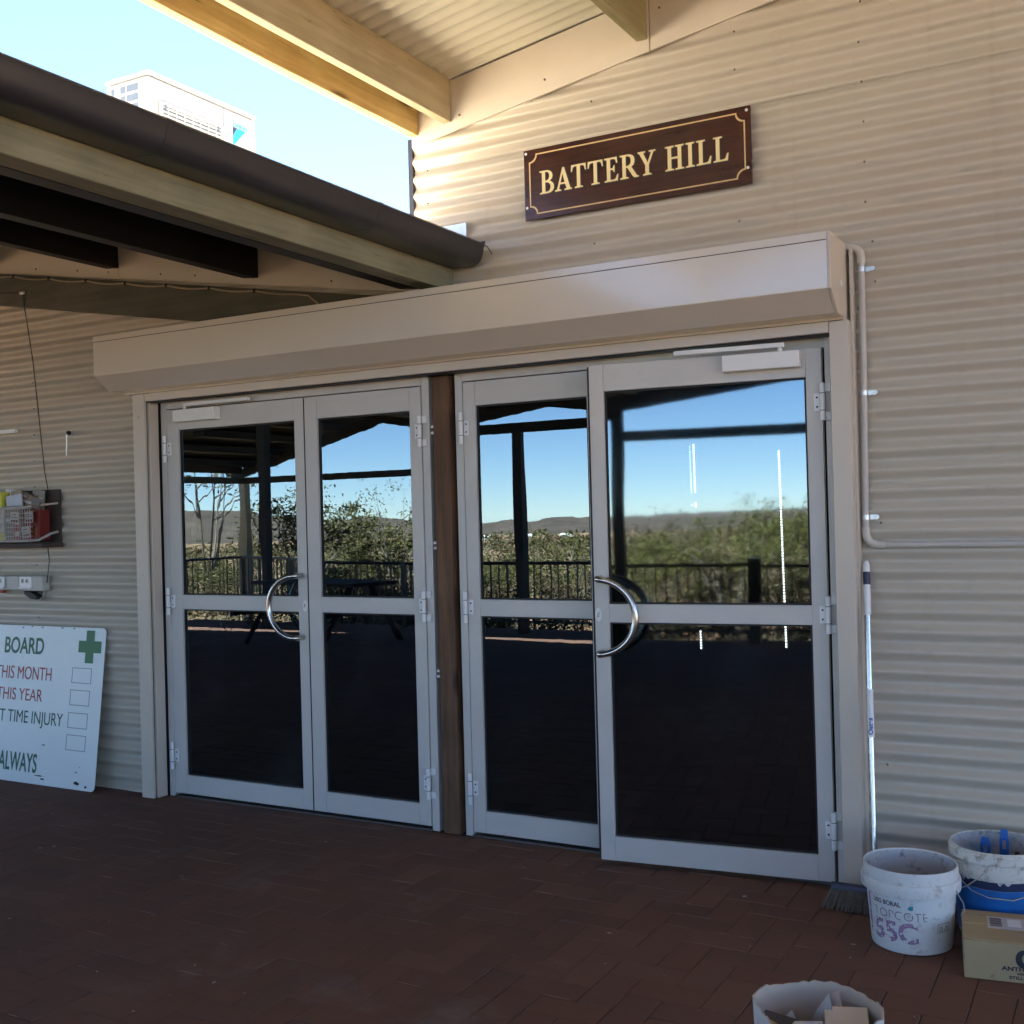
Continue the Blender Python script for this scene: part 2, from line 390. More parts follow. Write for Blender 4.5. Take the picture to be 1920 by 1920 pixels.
corr_sheet('wall_sheet', -.957, 2.4, -.002, 3.112, y=-.002)
corr_sheet('wall_sheet', -2.912, -1.79, 3.09, 4.0, y=-.0025, cuts=(ucut,), phase=.006)
corr_sheet('wall_sheet', -1.80, -.93, 3.09, 4.0, y=-.0035, cuts=(ucut,), phase=.006)
corr_sheet('wall_sheet', -.94, 2.4, 3.09, 4.4, y=-.0045, cuts=(ucut,), phase=.006)
bx('wall_core', M_dark, wall, -7.4, -4.62, .014, .12, 0, 2.6); bx('wall_core', M_dark, wall, -4.62, -.99, .014, .12, 2.14, 2.5)
bx('wall_core', M_dark, wall, -.99, 2.4, .014, .12, 0, 2.6)
MB().prism([(-2.905, 2.5), (2.4, 2.5), (2.4, zu(2.4)-.02), (-2.905, zu(-2.905)-.02)], 'Y', .0145, .12).build('wall_core', M_dark, wall)
MB().prism([(-7.4, 2.6), (-4.0, 2.5), (-2.905, 2.5), (-2.905, zs(-2.905)+.12), (-7.4, zs(-7.4)+.12)], 'Y', .0150, .12).build('wall_core', M_dark, wall)
bx('corner_flashing', M_gutter, wall, -2.938, -2.9135, -.008, .3, 2.6, 3.25)
# side wall above the low roof
bx('side_wall', M_roofout, wall, -2.934, -2.914, .3, 6.2, 2.4, 3.44)
# cream fascia boards that follow the upper roof
def zf(X): return 3.209+.1565*(X+2.868)
for a, b in ((-2.905, -1.709), (-1.7055, -.3), (-.2965, 1.2), (1.2035, 2.4)):
    MB().prism([(a, zf(a)), (b, zf(b)), (b, zu(b)-.004), (a, zu(a)-.004)], 'Y', -.0235, -.0105).build('fascia_board', M_fascia, wall, bevel=.0015)
# cream strip under the low roof
for a, b in ((-7.4, -6.1), (-6.098, -4.872), (-4.868, -2.775)):
    MB().prism([(a, zs(a)), (b, zs(b)), (b, zs(b)+.205), (a, zs(a)+.205)], 'Y', -.0195, -.0105).build('fascia_strip', M_fascia, wall, bevel=.0015)
bx('fascia_strip', M_fascia, wall, -2.772, -2.70, -.0195, -.0105, 2.505, 2.575)
# screws
M_screw = paint('screw_head', (.16, .125, .095), .5)
sc = MB()
def screw(x, y, z, r=.0043):
    if -2.33 < x < -1.27 and 2.75 < z < 3.10: return
    sc.lathe([(0, 0), (r, 0), (r, .0035), (r*.6, .006), (0, .006)], 8, (0, 0, 0))
    k = len(sc.v)-40
    for i in range(k, len(sc.v)):
        a, b, c = sc.v[i]; sc.v[i] = (x+a, y-c, z+b)
for X in (-5.62, -.83, .6):
    for k in range(28):
        z = .0382+PIT*2*k
        if z < 2.6 and (X < -5 or z > 2.3 or k in (3, 9)): screw(X+rnd.uniform(-.006, .006), -AMP*.6, z-.008)
for X in (-2.83, -1.99, -1.35, -.86, .6):
    for k in range(2, 30):
        z = .0382+PIT*2*k
        if z < zf(X)-.04 and z > 2.6: screw(X+rnd.uniform(-.006, .006), -AMP*.6-.004, z-.008)
for X in (-5.9, -5.55, -5.2, -4.95, -4.55, -4.3, -3.9, -3.4, -3.1): screw(X, -.0195, zs(X)+.035, .005)
for X in (-2.64, -2.2, -1.66, -1.2, -.8): screw(X, -.0235, zf(X)+.06+.1*(X == -1.66), .005)
tag(sc.build('screw_heads', M_screw, wall), kind='stuff')
# rusty drip at one lap
# building body that closes the rooms behind
room = MB()
room.box(-7.4, 2.4, .12, 6.2, -.3, -.002); room.box(-7.4, 2.4, 6.2, 6.3, -.3, 2.6); room.box(-7.5, -7.4, .12, 6.3, -.3, 2.6); room.box(2.4, 2.5, .0, 6.3, -.3, 4.3)
room.box(-7.4, 2.4, .12, 6.2, 2.45, 2.5)
tag(room.build('interior_room', M_room), kind='structure')

# ------------------------------------------------------------------ roofs
def corr_roof(name, xs, y0, y1, zfun, mat, parent, amp=.0085, pit=.076, thick=.0):
    m = MB(); n = int((y1-y0)/(pit/8)); vs = []; k = len(xs)
    for i in range(n+1):
        y = y0+(y1-y0)*i/n; d = amp*math.cos(2*math.pi*y/pit)
        for X in xs: vs.append((X, y, zfun(X)+d))
    fs = [(i*k+j, i*k+j+1, (i+1)*k+j+1, (i+1)*k+j) for i in range(n) for j in range(k-1)]
    return m.add(vs, fs).build(name, mat, parent, smooth=60)
upper = thing('verandah_roof', 'high verandah roof of cream corrugated sheets on pale pine purlins', 'roof', (-2.9, 0, 3.2))
UY = -4.9
corr_roof('roof_sheet', [-3.0, -1.2, .6, 2.4], UY, -.01, lambda X: zu(X)+.0085, M_roofin, upper)
corr_roof('roof_sheet', [2.4, 4.2, 6.0], UY, -.01, lambda X: zu(X)+.0085, M_roofin, upper)
corr_roof('roof_sheet', [-3.0, 2.4, 6.0], .125, 6.4, lambda X: zu(X)+.0085, M_roofout, upper)
# top skin so that the sun side is a real outer sheet
corr_roof('roof_cover', [-3.0, 2.4, 6.0], UY, .12, lambda X: zu(X)+.03, M_roofout, upper)
def purlin(X0, X1, zb, mat, y0=UY, y1=-.012, zt=None, lab=None):
    m = MB(); n = 14; vs = []
    zt0 = (zu(X0) if zt is None else zt)-.001; zt1 = (zu(X1) if zt is None else zt)-.001
    for i in range(n+1):
        y = y0+(y1-y0)*i/n; w1 = .0022*math.sin(i*1.7+X0*9); w2 = .003*math.sin(i*1.1+X0*5)
        vs += [(X0+w1, y, zb+w2), (X1+w1, y, zb+w2), (X1, y, zt1), (X0, y, zt0)]
    fs = [(0, 1, 2, 3), tuple(n*4+k for k in (3, 2, 1, 0))]
    for i in range(n):
        for k in range(4): fs.append((i*4+k, i*4+(k+1) % 4, (i+1)*4+(k+1) % 4, (i+1)*4+k))
    return m.add(vs, fs).build('purlin', mat, upper, bevel=.004)
o = purlin(-2.913, -2.866, 3.25, M_pine, y1=-.024); o['label'] = 'golden outermost pine purlin at the roof edge'
o = purlin(-2.727, -2.682, 3.277, M_pine2, y1=-.026); o['label'] = 'pale weathered purlin next to the outermost one'
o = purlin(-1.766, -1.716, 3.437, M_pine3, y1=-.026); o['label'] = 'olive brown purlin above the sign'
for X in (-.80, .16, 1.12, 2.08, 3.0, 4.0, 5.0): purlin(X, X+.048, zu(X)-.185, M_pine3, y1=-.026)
# front rafters of the high roof, seen only as reflections
for a, b in ((-3.0, 2.4), (2.4, 6.0)):
    MB().prism([(a, zu(a)-.10), (b, zu(b)-.10), (b, zu(b)-.003), (a, zu(a)-.003)], 'Y', UY-.05, UY-.002).build('rafter', M_rafter, upper)
for X in (-3.02, 2.9, 5.8): bx('post', M_rafter, upper, X-.05, X+.05, UY-.16, UY-.06, 0, zu(X)-.1)

low = thing('lower_roof', 'low dark lined roof with brown gutter running out from the wall', 'roof', (-2.7, 0, 2.5))
def zl(X): return zs(X)+.205
LY = -5.2
corr_roof('roof_sheet', [-8.6, -5.5, -2.60], LY, 6.2, lambda X: zl(X)+.02, M_roofout, low)
zr2 = lambda X: zl(-8.6)-(-8.6-X)*SLL
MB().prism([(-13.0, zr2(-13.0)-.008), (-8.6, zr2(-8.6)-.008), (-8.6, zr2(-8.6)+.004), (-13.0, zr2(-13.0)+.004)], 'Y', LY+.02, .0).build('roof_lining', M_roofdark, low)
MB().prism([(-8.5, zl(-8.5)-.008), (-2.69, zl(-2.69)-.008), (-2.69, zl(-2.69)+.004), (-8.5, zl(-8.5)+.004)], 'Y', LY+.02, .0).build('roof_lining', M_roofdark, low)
# ridge of the low roof further back
corr_roof('roof_sheet', [-13.0, -8.6], LY, 6.2, lambda X: zl(-8.6)+.02-(-8.6-X)*SLL, M_roofout, low)
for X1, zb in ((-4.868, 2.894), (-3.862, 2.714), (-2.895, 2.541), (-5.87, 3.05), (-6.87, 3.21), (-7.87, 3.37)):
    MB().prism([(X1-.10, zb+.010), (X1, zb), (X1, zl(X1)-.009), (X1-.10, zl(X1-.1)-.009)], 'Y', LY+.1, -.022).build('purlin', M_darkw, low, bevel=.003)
bm_ = MB().box(-2.79, -2.692, LY, -.024, 2.503, 2.607).build('edge_beam', M_green, low, bevel=.004)
# rafter fixed along the wall
ra = MB(); zr = lambda X: 2.527+.1655*(-3.1-X)
ra.prism([(-7.4, zr(-7.4)-.186), (-3.05, zr(-3.05)-.186), (-3.05, zr(-3.05)), (-7.4, zr(-7.4))], 'Y', -.066, -.021)
rafter = ra.build('rafter', M_rafter, low, bevel=.003)
# quad gutter
gp = [(-2.690, 2.705), (-2.690, 2.606), (-2.700, 2.600), (-2.590, 2.600), (-2.572, 2.602), (-2.556, 2.607), (-2.543, 2.616), (-2.533, 2.629), (-2.527, 2.645), (-2.523, 2.664), (-2.519, 2.682), (-2.514, 2.690), (-2.519, 2.698), (-2.530, 2.697), (-2.534, 2.690)]
gi = [(-2.538, 2.687), (-2.540, 2.66), (-2.545, 2.636), (-2.556, 2.618), (-2.58, 2.607), (-2.682, 2.607), (-2.682, 2.705)]
g = MB(); prof = gp[0:2]+gp[3:]+gi
def gut(y0, y1, grow=0.0, nm='gutter_run'):
    m = MB(); cx, cz = -2.6, 2.65
    P = [(cx+(x-cx)*(1+grow), cz+(z-cz)*(1+grow)) for x, z in prof]
    n = len(P); ny = max(1, int((y1-y0)/.5)); vs = []
    for i in range(ny+1):
        y = y0+(y1-y0)*i/ny; fall = -.0014*(y)*0
        vs += [(p[0], y, p[1]+fall) for p in P]
    fs = [tuple(range(n)), tuple(ny*n+k for k in range(n-1, -1, -1))]
    for i in range(ny):
        for k in range(n): fs.append((i*n+k, i*n+(k+1) % n, (i+1)*n+(k+1) % n, (i+1)*n+k))
    return m.add(vs, fs).build(nm, M_gutter, low, smooth=40)
gutter = gut(LY, -.048)
MB().prism(gp[0:2]+gp[3:12]+[(-2.52, 2.697)], 'Y', -.048, -.042).build('gutter_end_cap', M_gutter, gutter)
for y in (-1.92, -.83): 
    j = gut(y-.014, y+.014, .018, 'gutter_joint'); j.parent = gutter
bx('gutter_bracket', M_gutter, gutter, -2.545, -2.505, -.062, -.052, 2.69, 2.702)
MB().tube([(-2.52, -.04, 2.69), (-2.505, -.035, 2.682), (-2.493, -.03, 2.66), (-2.488, -.028, 2.645)], .0022, 6).build('stray_wire', M_black, gutter)
bx('apron_flashing', M_galv, low, -2.80, -2.617, -.03, -.026, 2.72, 2.808)
# cable clipped along the top of the rafter
cb = MB(); pts = []
for i in range(60):
    X = -6.6+i*.051; pts.append((X, -.072, zr(X)-.012-.010*abs(math.sin(i*math.pi/6))))
pts += [(-3.5, -.075, zr(-3.5)-.02), (-3.42, -.08, zr(-3.42)-.07), (-3.30, -.08, zr(-3.3)-.115), (-3.18, -.08, zr(-3.18)-.08), (-3.06, -.08, zr(-3.06)-.03), (-3.0, -.08, zr(-3.0)-.03)]
M_cable = paint('cream_cable', (.40, .31, .20), .5)
cab = thing('lighting_cable', 'thin cream cable clipped along the dark rafter and sagging at its end', 'cable', pts[0])
cb.tube(pts, .0045, 6).build('cable', M_cable, cab, smooth=60)
for i in range(0, 60, 6): 
    X = -6.6+i*.051; bx('clip', M_dark, cab, X-.006, X+.006, -.079, -.067, zr(X)-.02, zr(X)-.002)

# ------------------------------------------------------------------ air conditioner on the low roof
M_ac = paint('ac_enamel', (.34, .34, .335), .4, .015, 3)
M_fin = paint('ac_coil', (.10, .13, .17), .5)
ac = thing('air_conditioner', 'white outdoor air conditioner unit standing on the low roof', 'air conditioner', (-4.65, .29, zl(-4.65)+.03))
ax0, ax1, ay0, ay1, az1 = -4.82, -4.5, -.125, .712, 3.885; az0 = az1-.70
bx('casing', M_ac, ac, ax0, ax1, ay0, ay1, az0, az1-.027, .016)
bx('top_cover', M_ac, ac, ax0-.003, ax1+.004, ay0-.004, ay1+.003, az1-.024, az1, .008)
for y in (ay0+.1, ay1-.2): bx('foot', M_galv, ac, ax0+.02, ax1-.02, y, y+.06, zl(-4.5)-.0, az0+.004)
bx('panel_seam', M_dark, ac, ax1+.0002, ax1+.0012, .4385, .4405, az0+.02, az1-.03)
gr = thing_gr = MB()
gy0, gy1, gz1 = -.055, .43, 3.742; gz0 = gz1-.5
gr.box(ax1+.0005, ax1+.012, gy0, gy0+.025, gz0, gz1); gr.box(ax1+.0005, ax1+.012, gy1-.025, gy1, gz0, gz1)
gr.box(ax1+.0005, ax1+.012, gy0+.025, gy1-.025, gz1-.02, gz1); gr.box(ax1+.0005, ax1+.012, gy0+.025, gy1-.025, gz0, gz0+.02)
gb = bx('fan_opening', M_fin, ac, ax1+.0002, ax1+.003, gy0+.025, gy1-.025, gz0+.02, gz1-.02)
grille = gr.build('fan_grille', M_ac, ac, bevel=.003)
sl_ = MB()
for k in range(21):
    z = gz1-.03-.0213*k; sl_.box(ax1+.004, ax1+.0105, gy0+.02, gy1-.02, z-.0065, z+.0038)
for k in range(7):
    y = gy0+.06+.06*k; sl_.box(ax1+.003, ax1+.0112, y, y+.006, gz0+.01, gz1-.01)
tag(sl_.build('grille_bars', M_ac, grille), kind='stuff')
for y in (gy0+.035, gy1-.05): bx('grille_catch', M_fin, grille, ax1+.0122, ax1+.014, y, y+.012, gz1-.05, gz1-.015)
for k in range(4):
    for c, (a, b) in enumerate(((-4.657, -4.573), (-4.705, -4.668), (-4.775, -4.75))):
        z1 = 3.828-.052*k; bx('coil_opening', M_fin, ac, a, b, ay0-.0015, ay0-.0004, z1-.036, z1)
for y in (ay0+.06, .435, .66): 
    MB().tube([(ax1+.002, y, az1-.012), (ax1+.009, y, az1-.012)], .005, 8).build('screw', M_galv, ac)
def on_face(X, Y, Z, base): return lambda a, b, c: Vector((X+c-base.x, Y+a-base.y, Z+b-base.z))
bse = BASE[ac.name]
M_lblue = paint('logo_light_blue', (.02, .42, .72), .4, .02); M_lnavy = paint('logo_navy', (.02, .035, .09), .4, .02)
place(text_mesh('DAIKIN', .026, .0003, 1.02, .0006), 'logo_lettering', M_lblue, ac, on_face(ax1+.0012, .513, 3.768, bse))
place(outline_mesh([[(0, .112), (.036, .112), (0, .062)]], .0003), 'logo_mark', M_lnavy, ac, on_face(ax1+.0012, .5135, 3.652, bse))
place(outline_mesh([[(.038, .112), (.108, .112), (.0, 0), (0, .058)]], .0003), 'logo_mark', M_lblue, ac, on_face(ax1+.0012, .5135, 3.652, bse))

# ------------------------------------------------------------------ roller shutter
sh = thing('roller_shutter', 'beige roller shutter box with side guides above the glass doors', 'roller shutter', (-2.84, -.1, 0))
SX0, SX1 = -4.762, -.926
prof_s = [(-.012, 2.467), (-.297, 2.467), (-.302, 2.462), (-.302, 2.262), (-.205, 2.186), (-.100, 2.186), (-.100, 2.176), (-.012, 2.176)]
hs = MB(); hs.prism(prof_s, 'X', SX0, SX1-.012); hb_ = hs.build('housing', M_shut, sh, bevel=.003)
MB().prism([(y-.0016 if y < -.02 else y, z+(.0016 if z > 2.4 else -.0016)) for y, z in prof_s], 'X', SX1-.0118, SX1).build('end_cap', M_trim, sh, bevel=.002)
bx('cover_lip', M_shut, hb_, SX0+.001, SX1-.014, -.3045, -.3022, 2.439, 2.4685, .0008)
bx('lip_shadow_strip', M_dark, hb_, SX0+.001, SX1-.014, -.3028, -.3021, 2.4365, 2.4388)  # dark strip painted in as the shadow line under the cover lip
bx('head_trim', M_trim, sh, -4.612, -.987, -.1, -.012, 2.132, 2.174, .002)
bx('gasket', M_black, sh, -4.612, -.987, -.088, -.03, 2.126, 2.1315)
for x0, x1, s_ in ((-4.702, -4.616, 1), (-.985, -.913, -1)):
    g_ = bx('guide_rail', M_trim, sh, x0, x1, -.1, -.083, 0.004, 2.1735, .002)
    bx('guide_slot', M_black, g_, x0+.006, x1-.006, -.0828, -.0742, .006, 2.17)
    bx('guide_back', M_trim, g_, x0, x1+(.012 if s_ > 0 else 0), -.0740, -.011, .004, 2.1735, .002)
    bx('side_flange', M_trim, g_, (x0 if s_ > 0 else x1-.0)+(0 if s_ < 0 else -.010), (x1+.010 if s_ < 0 else x0), -.06, -.011, .004, 2.45 if s_ < 0 else 2.17, .001)
for z in (.30, 1.2, 2.05):
    for X in (-4.66, -.945): MB().tube([(X, -.0995, z), (X, -.104, z)], .006, 8).build('rivet', M_trim, sh)
MB().tube([(SX1-.001, -.16, 2.30), (SX1+.005, -.16, 2.30)], .011, 10).build('motor_bolt', M_white, sh)

# ------------------------------------------------------------------ centre post and door frames
post = MB(); n = 24; vs = []
for i in range(n+1):
    z = .0+2.126*i/n; wv = .0015*math.sin(i*1.9); 
    for (a, b) in ((-.046, -.01), (.046, -.012), (.046, .075), (-.046, .075)): vs.append((-2.792+a+wv, b, z))
fs = [(3, 2, 1, 0), tuple(n*4+k for k in range(4))]+[(i*4+k, i*4+(k+1) % 4, (i+1)*4+(k+1) % 4, (i+1)*4+k) for i in range(n) for k in range(4)]
tag(post.add(vs, fs).build('timber_post', M_post, at=(-2.792, .03, 0), bevel=.006), 'brown stained timber post standing between the two pairs of doors', 'post')
bx('gap_backing', M_dark, wall, -2.87, -2.71, .078, .119, 0, 2.14)
def door_frame(x0, x1, jl, jr, label, yr=.004):
    t = thing('door_frame', label, 'door frame', ((x0+x1)/2, .02, 0), 0, 'aluminium door frames')
    bx('jamb', M_frame, t, x0, x0+jl, .004, .07, 0, 2.131, .0015); bx('jamb', M_frame, t, x1-jr, x1, yr, .07, 0, 2.131, .0015)
    bx('head', M_frame, t, x0+jl+.0005, x1-jr-.0005, .004, .07, 2.0925, 2.131, .0015)
    bx('threshold', M_thr, t, x0+jl+.0005, x1-jr-.0005, -.006, .07, .0, .009, .002)
    bx('door_stop', M_black, t, x0+jl, x1-jr, .046, .068, 2.07, 2.092); 
    return t
door_frame(-4.602, -2.866, .044, .040, 'grey aluminium frame round the left pair of doors')
door_frame(-2.722, -.988, .040, .034, 'grey aluminium frame round the right pair of doors', -.030)
br = MB()
for z in (1.86, 1.89, .72, .745, 1.32, 1.345):
    br.box(-2.862, -2.843, .01, .02, z, z+.012)
br.build('post_bracket', M_white, wall)

# ------------------------------------------------------------------ door leaves (local: hinge at origin, leaf towards s*x)
ZB, ZT = .022, 2.087
PZ = ((.122, 1.014), (1.090, 1.977))
def make_hinge(t, s, z, frame_side):
    h = MB().tube([(0, -.019, z-.072), (0, -.019, z+.072)], .0105, 10).build('hinge', M_white, t, local=True, smooth=50)
    m = MB(); m.box(min(.008*s, .034*s), max(.008*s, .034*s), -.0075, -.0005, z-.034, z+.034)
    m.build('hinge_plate', M_white, h, local=True, bevel=.001)
    q = MB()
    for dz in (-.018, .018): q.tube([(.022*s, -.007, z+dz), (.022*s, -.0092, z+dz)], .004, 8)
    q.build('hinge_screw', M_dark, h, local=True)
    for dz in (-.033, .033):
        MB().tube([(0, -.019, z+dz-.0012), (0, -.019, z+dz+.0012)], .0109, 10).build('hinge_joint', M_dark, h, local=True)
    if frame_side:
        for dz in (-.055, .055): bx('hinge_plate', M_white, h, min(-.03*s, -.006*s), max(-.03*s, -.006*s), -.0075, .0025, z+dz-.016, z+dz+.016, .001, True)
def make_leaf(label, X, Y, rz, s, wdt, hs_, fs_, gmat, handle=False, closer=None, fside=False):
    t = thing('glass_door', label, 'door', (X, Y, 0), rz, 'glass doors of the entrance')
    B = lambda n, m, a, b, y0, y1, z0, z1, bv=.0015: bx(n, m, t, min(a*s, b*s), max(a*s, b*s), y0, y1, z0, z1, bv, True)
    B('stile', M_frame, .003, hs_, 0, .044, ZB, ZT); B('stile', M_frame, wdt-fs_, wdt-.002, 0, .044, ZB, ZT)
    e0, e1 = hs_+.0004, wdt-fs_-.0004
    B('rail', M_frame, e0, e1, .0006, .044, ZB, PZ[0][0]); B('rail', M_frame, e0, e1, .0006, .044, PZ[0][1], PZ[1][0]); B('rail', M_frame, e0, e1, .0006, .044, PZ[1][1], ZT)
    for z0, z1 in PZ:
        B('pane', gmat, e0+.0005, e1-.0005, .018, .024, z0+.0005, z1-.0005, 0)
        gk = MB(); a0, a1 = min(e0*s, e1*s)+.0008, max(e0*s, e1*s)-.0008; k = .007; z0 += .0006; z1 -= .0006
        gk.box(a0, a1, .012, .0175, z0, z0+k); gk.box(a0, a1, .012, .0175, z1-k, z1)
        gk.box(a0, a0+k, .012, .0175, z0+k, z1-k); gk.box(a1-k, a1, .012, .0175, z0+k, z1-k)
        gk.build('glazing_bead', M_black, t, local=True)
    B('edge_shadow_seal', M_black, wdt-.0018, wdt+.006 if handle else wdt+.0022, .001 if handle else .012, .034, ZB+.004, ZT-.004, 0)  # black seal widened to draw in the shadow of the gap between leaves
    for z in (1.876, 1.055, .225): make_hinge(t, s, z, fside)
    if handle:
        xc = (wdt-.033)*s; pth = []; zc = 1.042; rr = .155
        hd = MB(); c = []
        c.append((xc, -.001, zc+rr)); c.append((xc, -.045, zc+rr)); c.append((xc-.006*s, -.06, zc+rr))
        for k in range(1, 24):
            a = math.pi/2+math.pi*k/24; c.append((xc+.165*s*math.cos(a)*1.0, -.066, zc+rr*math.sin(a)))
        c += [(xc-.006*s, -.06, zc-rr), (xc, -.045, zc-rr), (xc, -.001, zc-rr)]
        hd.tube(c, .0145, 14).build('pull_handle', M_steel, t, local=True, smooth=60)
        lk = MB().lathe([(0, 0), (.0145, 0), (.014, .004), (0, .004)], 16).build('lock', M_white, t, local=True, smooth=40)
        for v in lk.data.vertices:
            a, b, z = v.co; v.co = Vector(((wdt-.018)*s+a, -z-.0003, 1.045+b*2.0))
        bx('lock_cylinder', M_steel, lk, (wdt-.018)*s-.006, (wdt-.018)*s+.006, -.0075, -.0045, 1.038, 1.056, .002, True)
        q = MB()
        for dx, dz in ((-.004, -.0), ): q.box((wdt-.018)*s-.0012, (wdt-.018)*s+.0012, -.0082, -.0076, 1.041, 1.052)
        q.build('keyhole', M_black, lk, local=True)
    if closer:
        b0, b1, t0, t1 = closer
        cl = B('closer_body', M_silver, b0, b1, -.052, -.0005, 2.014, 2.079, .004)
        bx('closer_arm', M_silver, cl, min(t0*s, t1*s), max(t0*s, t1*s), -.05, -.026, 2.094, 2.112, .002, True)
        xk = (b0*.75+b1*.25) if t1 > b1 else b0+.05
        MB().tube([(xk*s, -.036, 2.078), (xk*s, -.036, 2.096)], .009, 10).build('closer_spindle', M_silver, cl, local=True)
    return t
make_leaf('leftmost glass door with a closer and a handle bulging to the left', -4.556, 0, 0, 1, .944, .084, .061, M_glass, True, (.098, .392, .17, .625))
make_leaf('narrow glass door without handle on the left of the brown post', -2.908, 0, 0, -1, .700, .066, .079, M_glass, fside=True)
make_leaf('glass door without handle on the right of the brown post', -2.680, 0, 0, 1, .70, .067, .07, M_glass)
make_leaf('rightmost wide glass door slightly ajar with a handle bulging to the right', -1.03, -.035, R(6.1), -1, .952, .063, .064, M_glass2, True, (.078, .378, .135, .572), fside=True)

# made-up glowing bead strings inside the rightmost door, standing in for bright dotted streaks
M_bead = newmat('glowing_bead'); em = M_bead[2]; em.inputs['Emission Color'].default_value = (.85, 1, .92, 1); em.inputs['Emission Strength'].default_value = 7.0; em.inputs['Base Color'].default_value = (.8, .85, .8, 1)
def bead_string(label, X, zs_, r):
    t = thing('glow_string', label, 'light string', (X, .5, zs_[0]), 0, 'made-up glowing bead strings behind the door')
    m = MB()
    for z in zs_:
        m.lathe([(0, -r), (r*.75, -r*.6), (r, 0), (r*.75, r*.6), (0, r)], 6, (X+.012*(zs_[0]-z), .5, z))
    tag(m.build('bead', M_bead[0], t, smooth=60), kind='stuff')
    MB().tube([(X, .5, 2.44), (X+.012*(zs_[0]-zs_[-1]), .5, zs_[-1])], .0012, 5).build('wire', M_dark, t)
fr = lambda a, b, st: [a-st*k for k in range(int((a-b)/st)+1)]
bead_string('long string of made-up glowing beads inside the rightmost door', -1.356, fr(1.722, .852, .0125), .0050)
bead_string('short string of made-up glowing beads left of the long one inside the rightmost door', -1.750, fr(1.77, 1.55, .0125)+fr(1.50, 1.485, .01)+fr(.915, .84, .0125), .0048)
bead_string('faint thin string of made-up glowing beads beside the short one inside the rightmost door', -1.768, fr(1.765, 1.55, .0125)+[1.495], .0028)

# ------------------------------------------------------------------ BATTERY HILL sign
M_signw = wood('sign_timber', (.020, .0075, .006), (.070, .021, .014), 'X', .22, 1.6, False, .04)
M_gold = paint('gold_paint', (.86, .70, .36), .4, .05, 30); M_gold2 = paint('border_gold', (.72, .50, .24), .45, .05, 30)
sg = thing('name_sign', 'dark red timber sign with gold lettering BATTERY HILL on the wall', 'sign', (-1.807, -.02, 2.927))
GX0, GX1, GZ0, GZ1 = -2.312, -1.288, 2.769, 3.079; GY = -.0285
bx('sign_board', M_signw, sg, GX0, GX1, GY, -.0145, GZ0, GZ1, .002)
nb = .034; i0, i1, j0, j1 = GX0+.026, GX1-.022, GZ0+.022, GZ1-.022
def border(off):
    P = []
    for (cx, cz, a0) in ((i0, j0, 90), (i1, j0, 180), (i1, j1, 270), (i0, j1, 0)):
        for k in range(7):
            a = R(a0-15*k) ; rr = nb+off
            P.append((cx+(off if cx == i0 else -off)+0*rr+ (nb)*math.cos(a)-0, cz+(off if cz == j0 else -off)+nb*math.sin(a)))
    return P
place(outline_mesh([border(0), border(.0055)], .0004), 'border_line', M_gold2, sg, lambda a, b, c: Vector((a, GY-.0008-c, b))-BASE[sg.name])
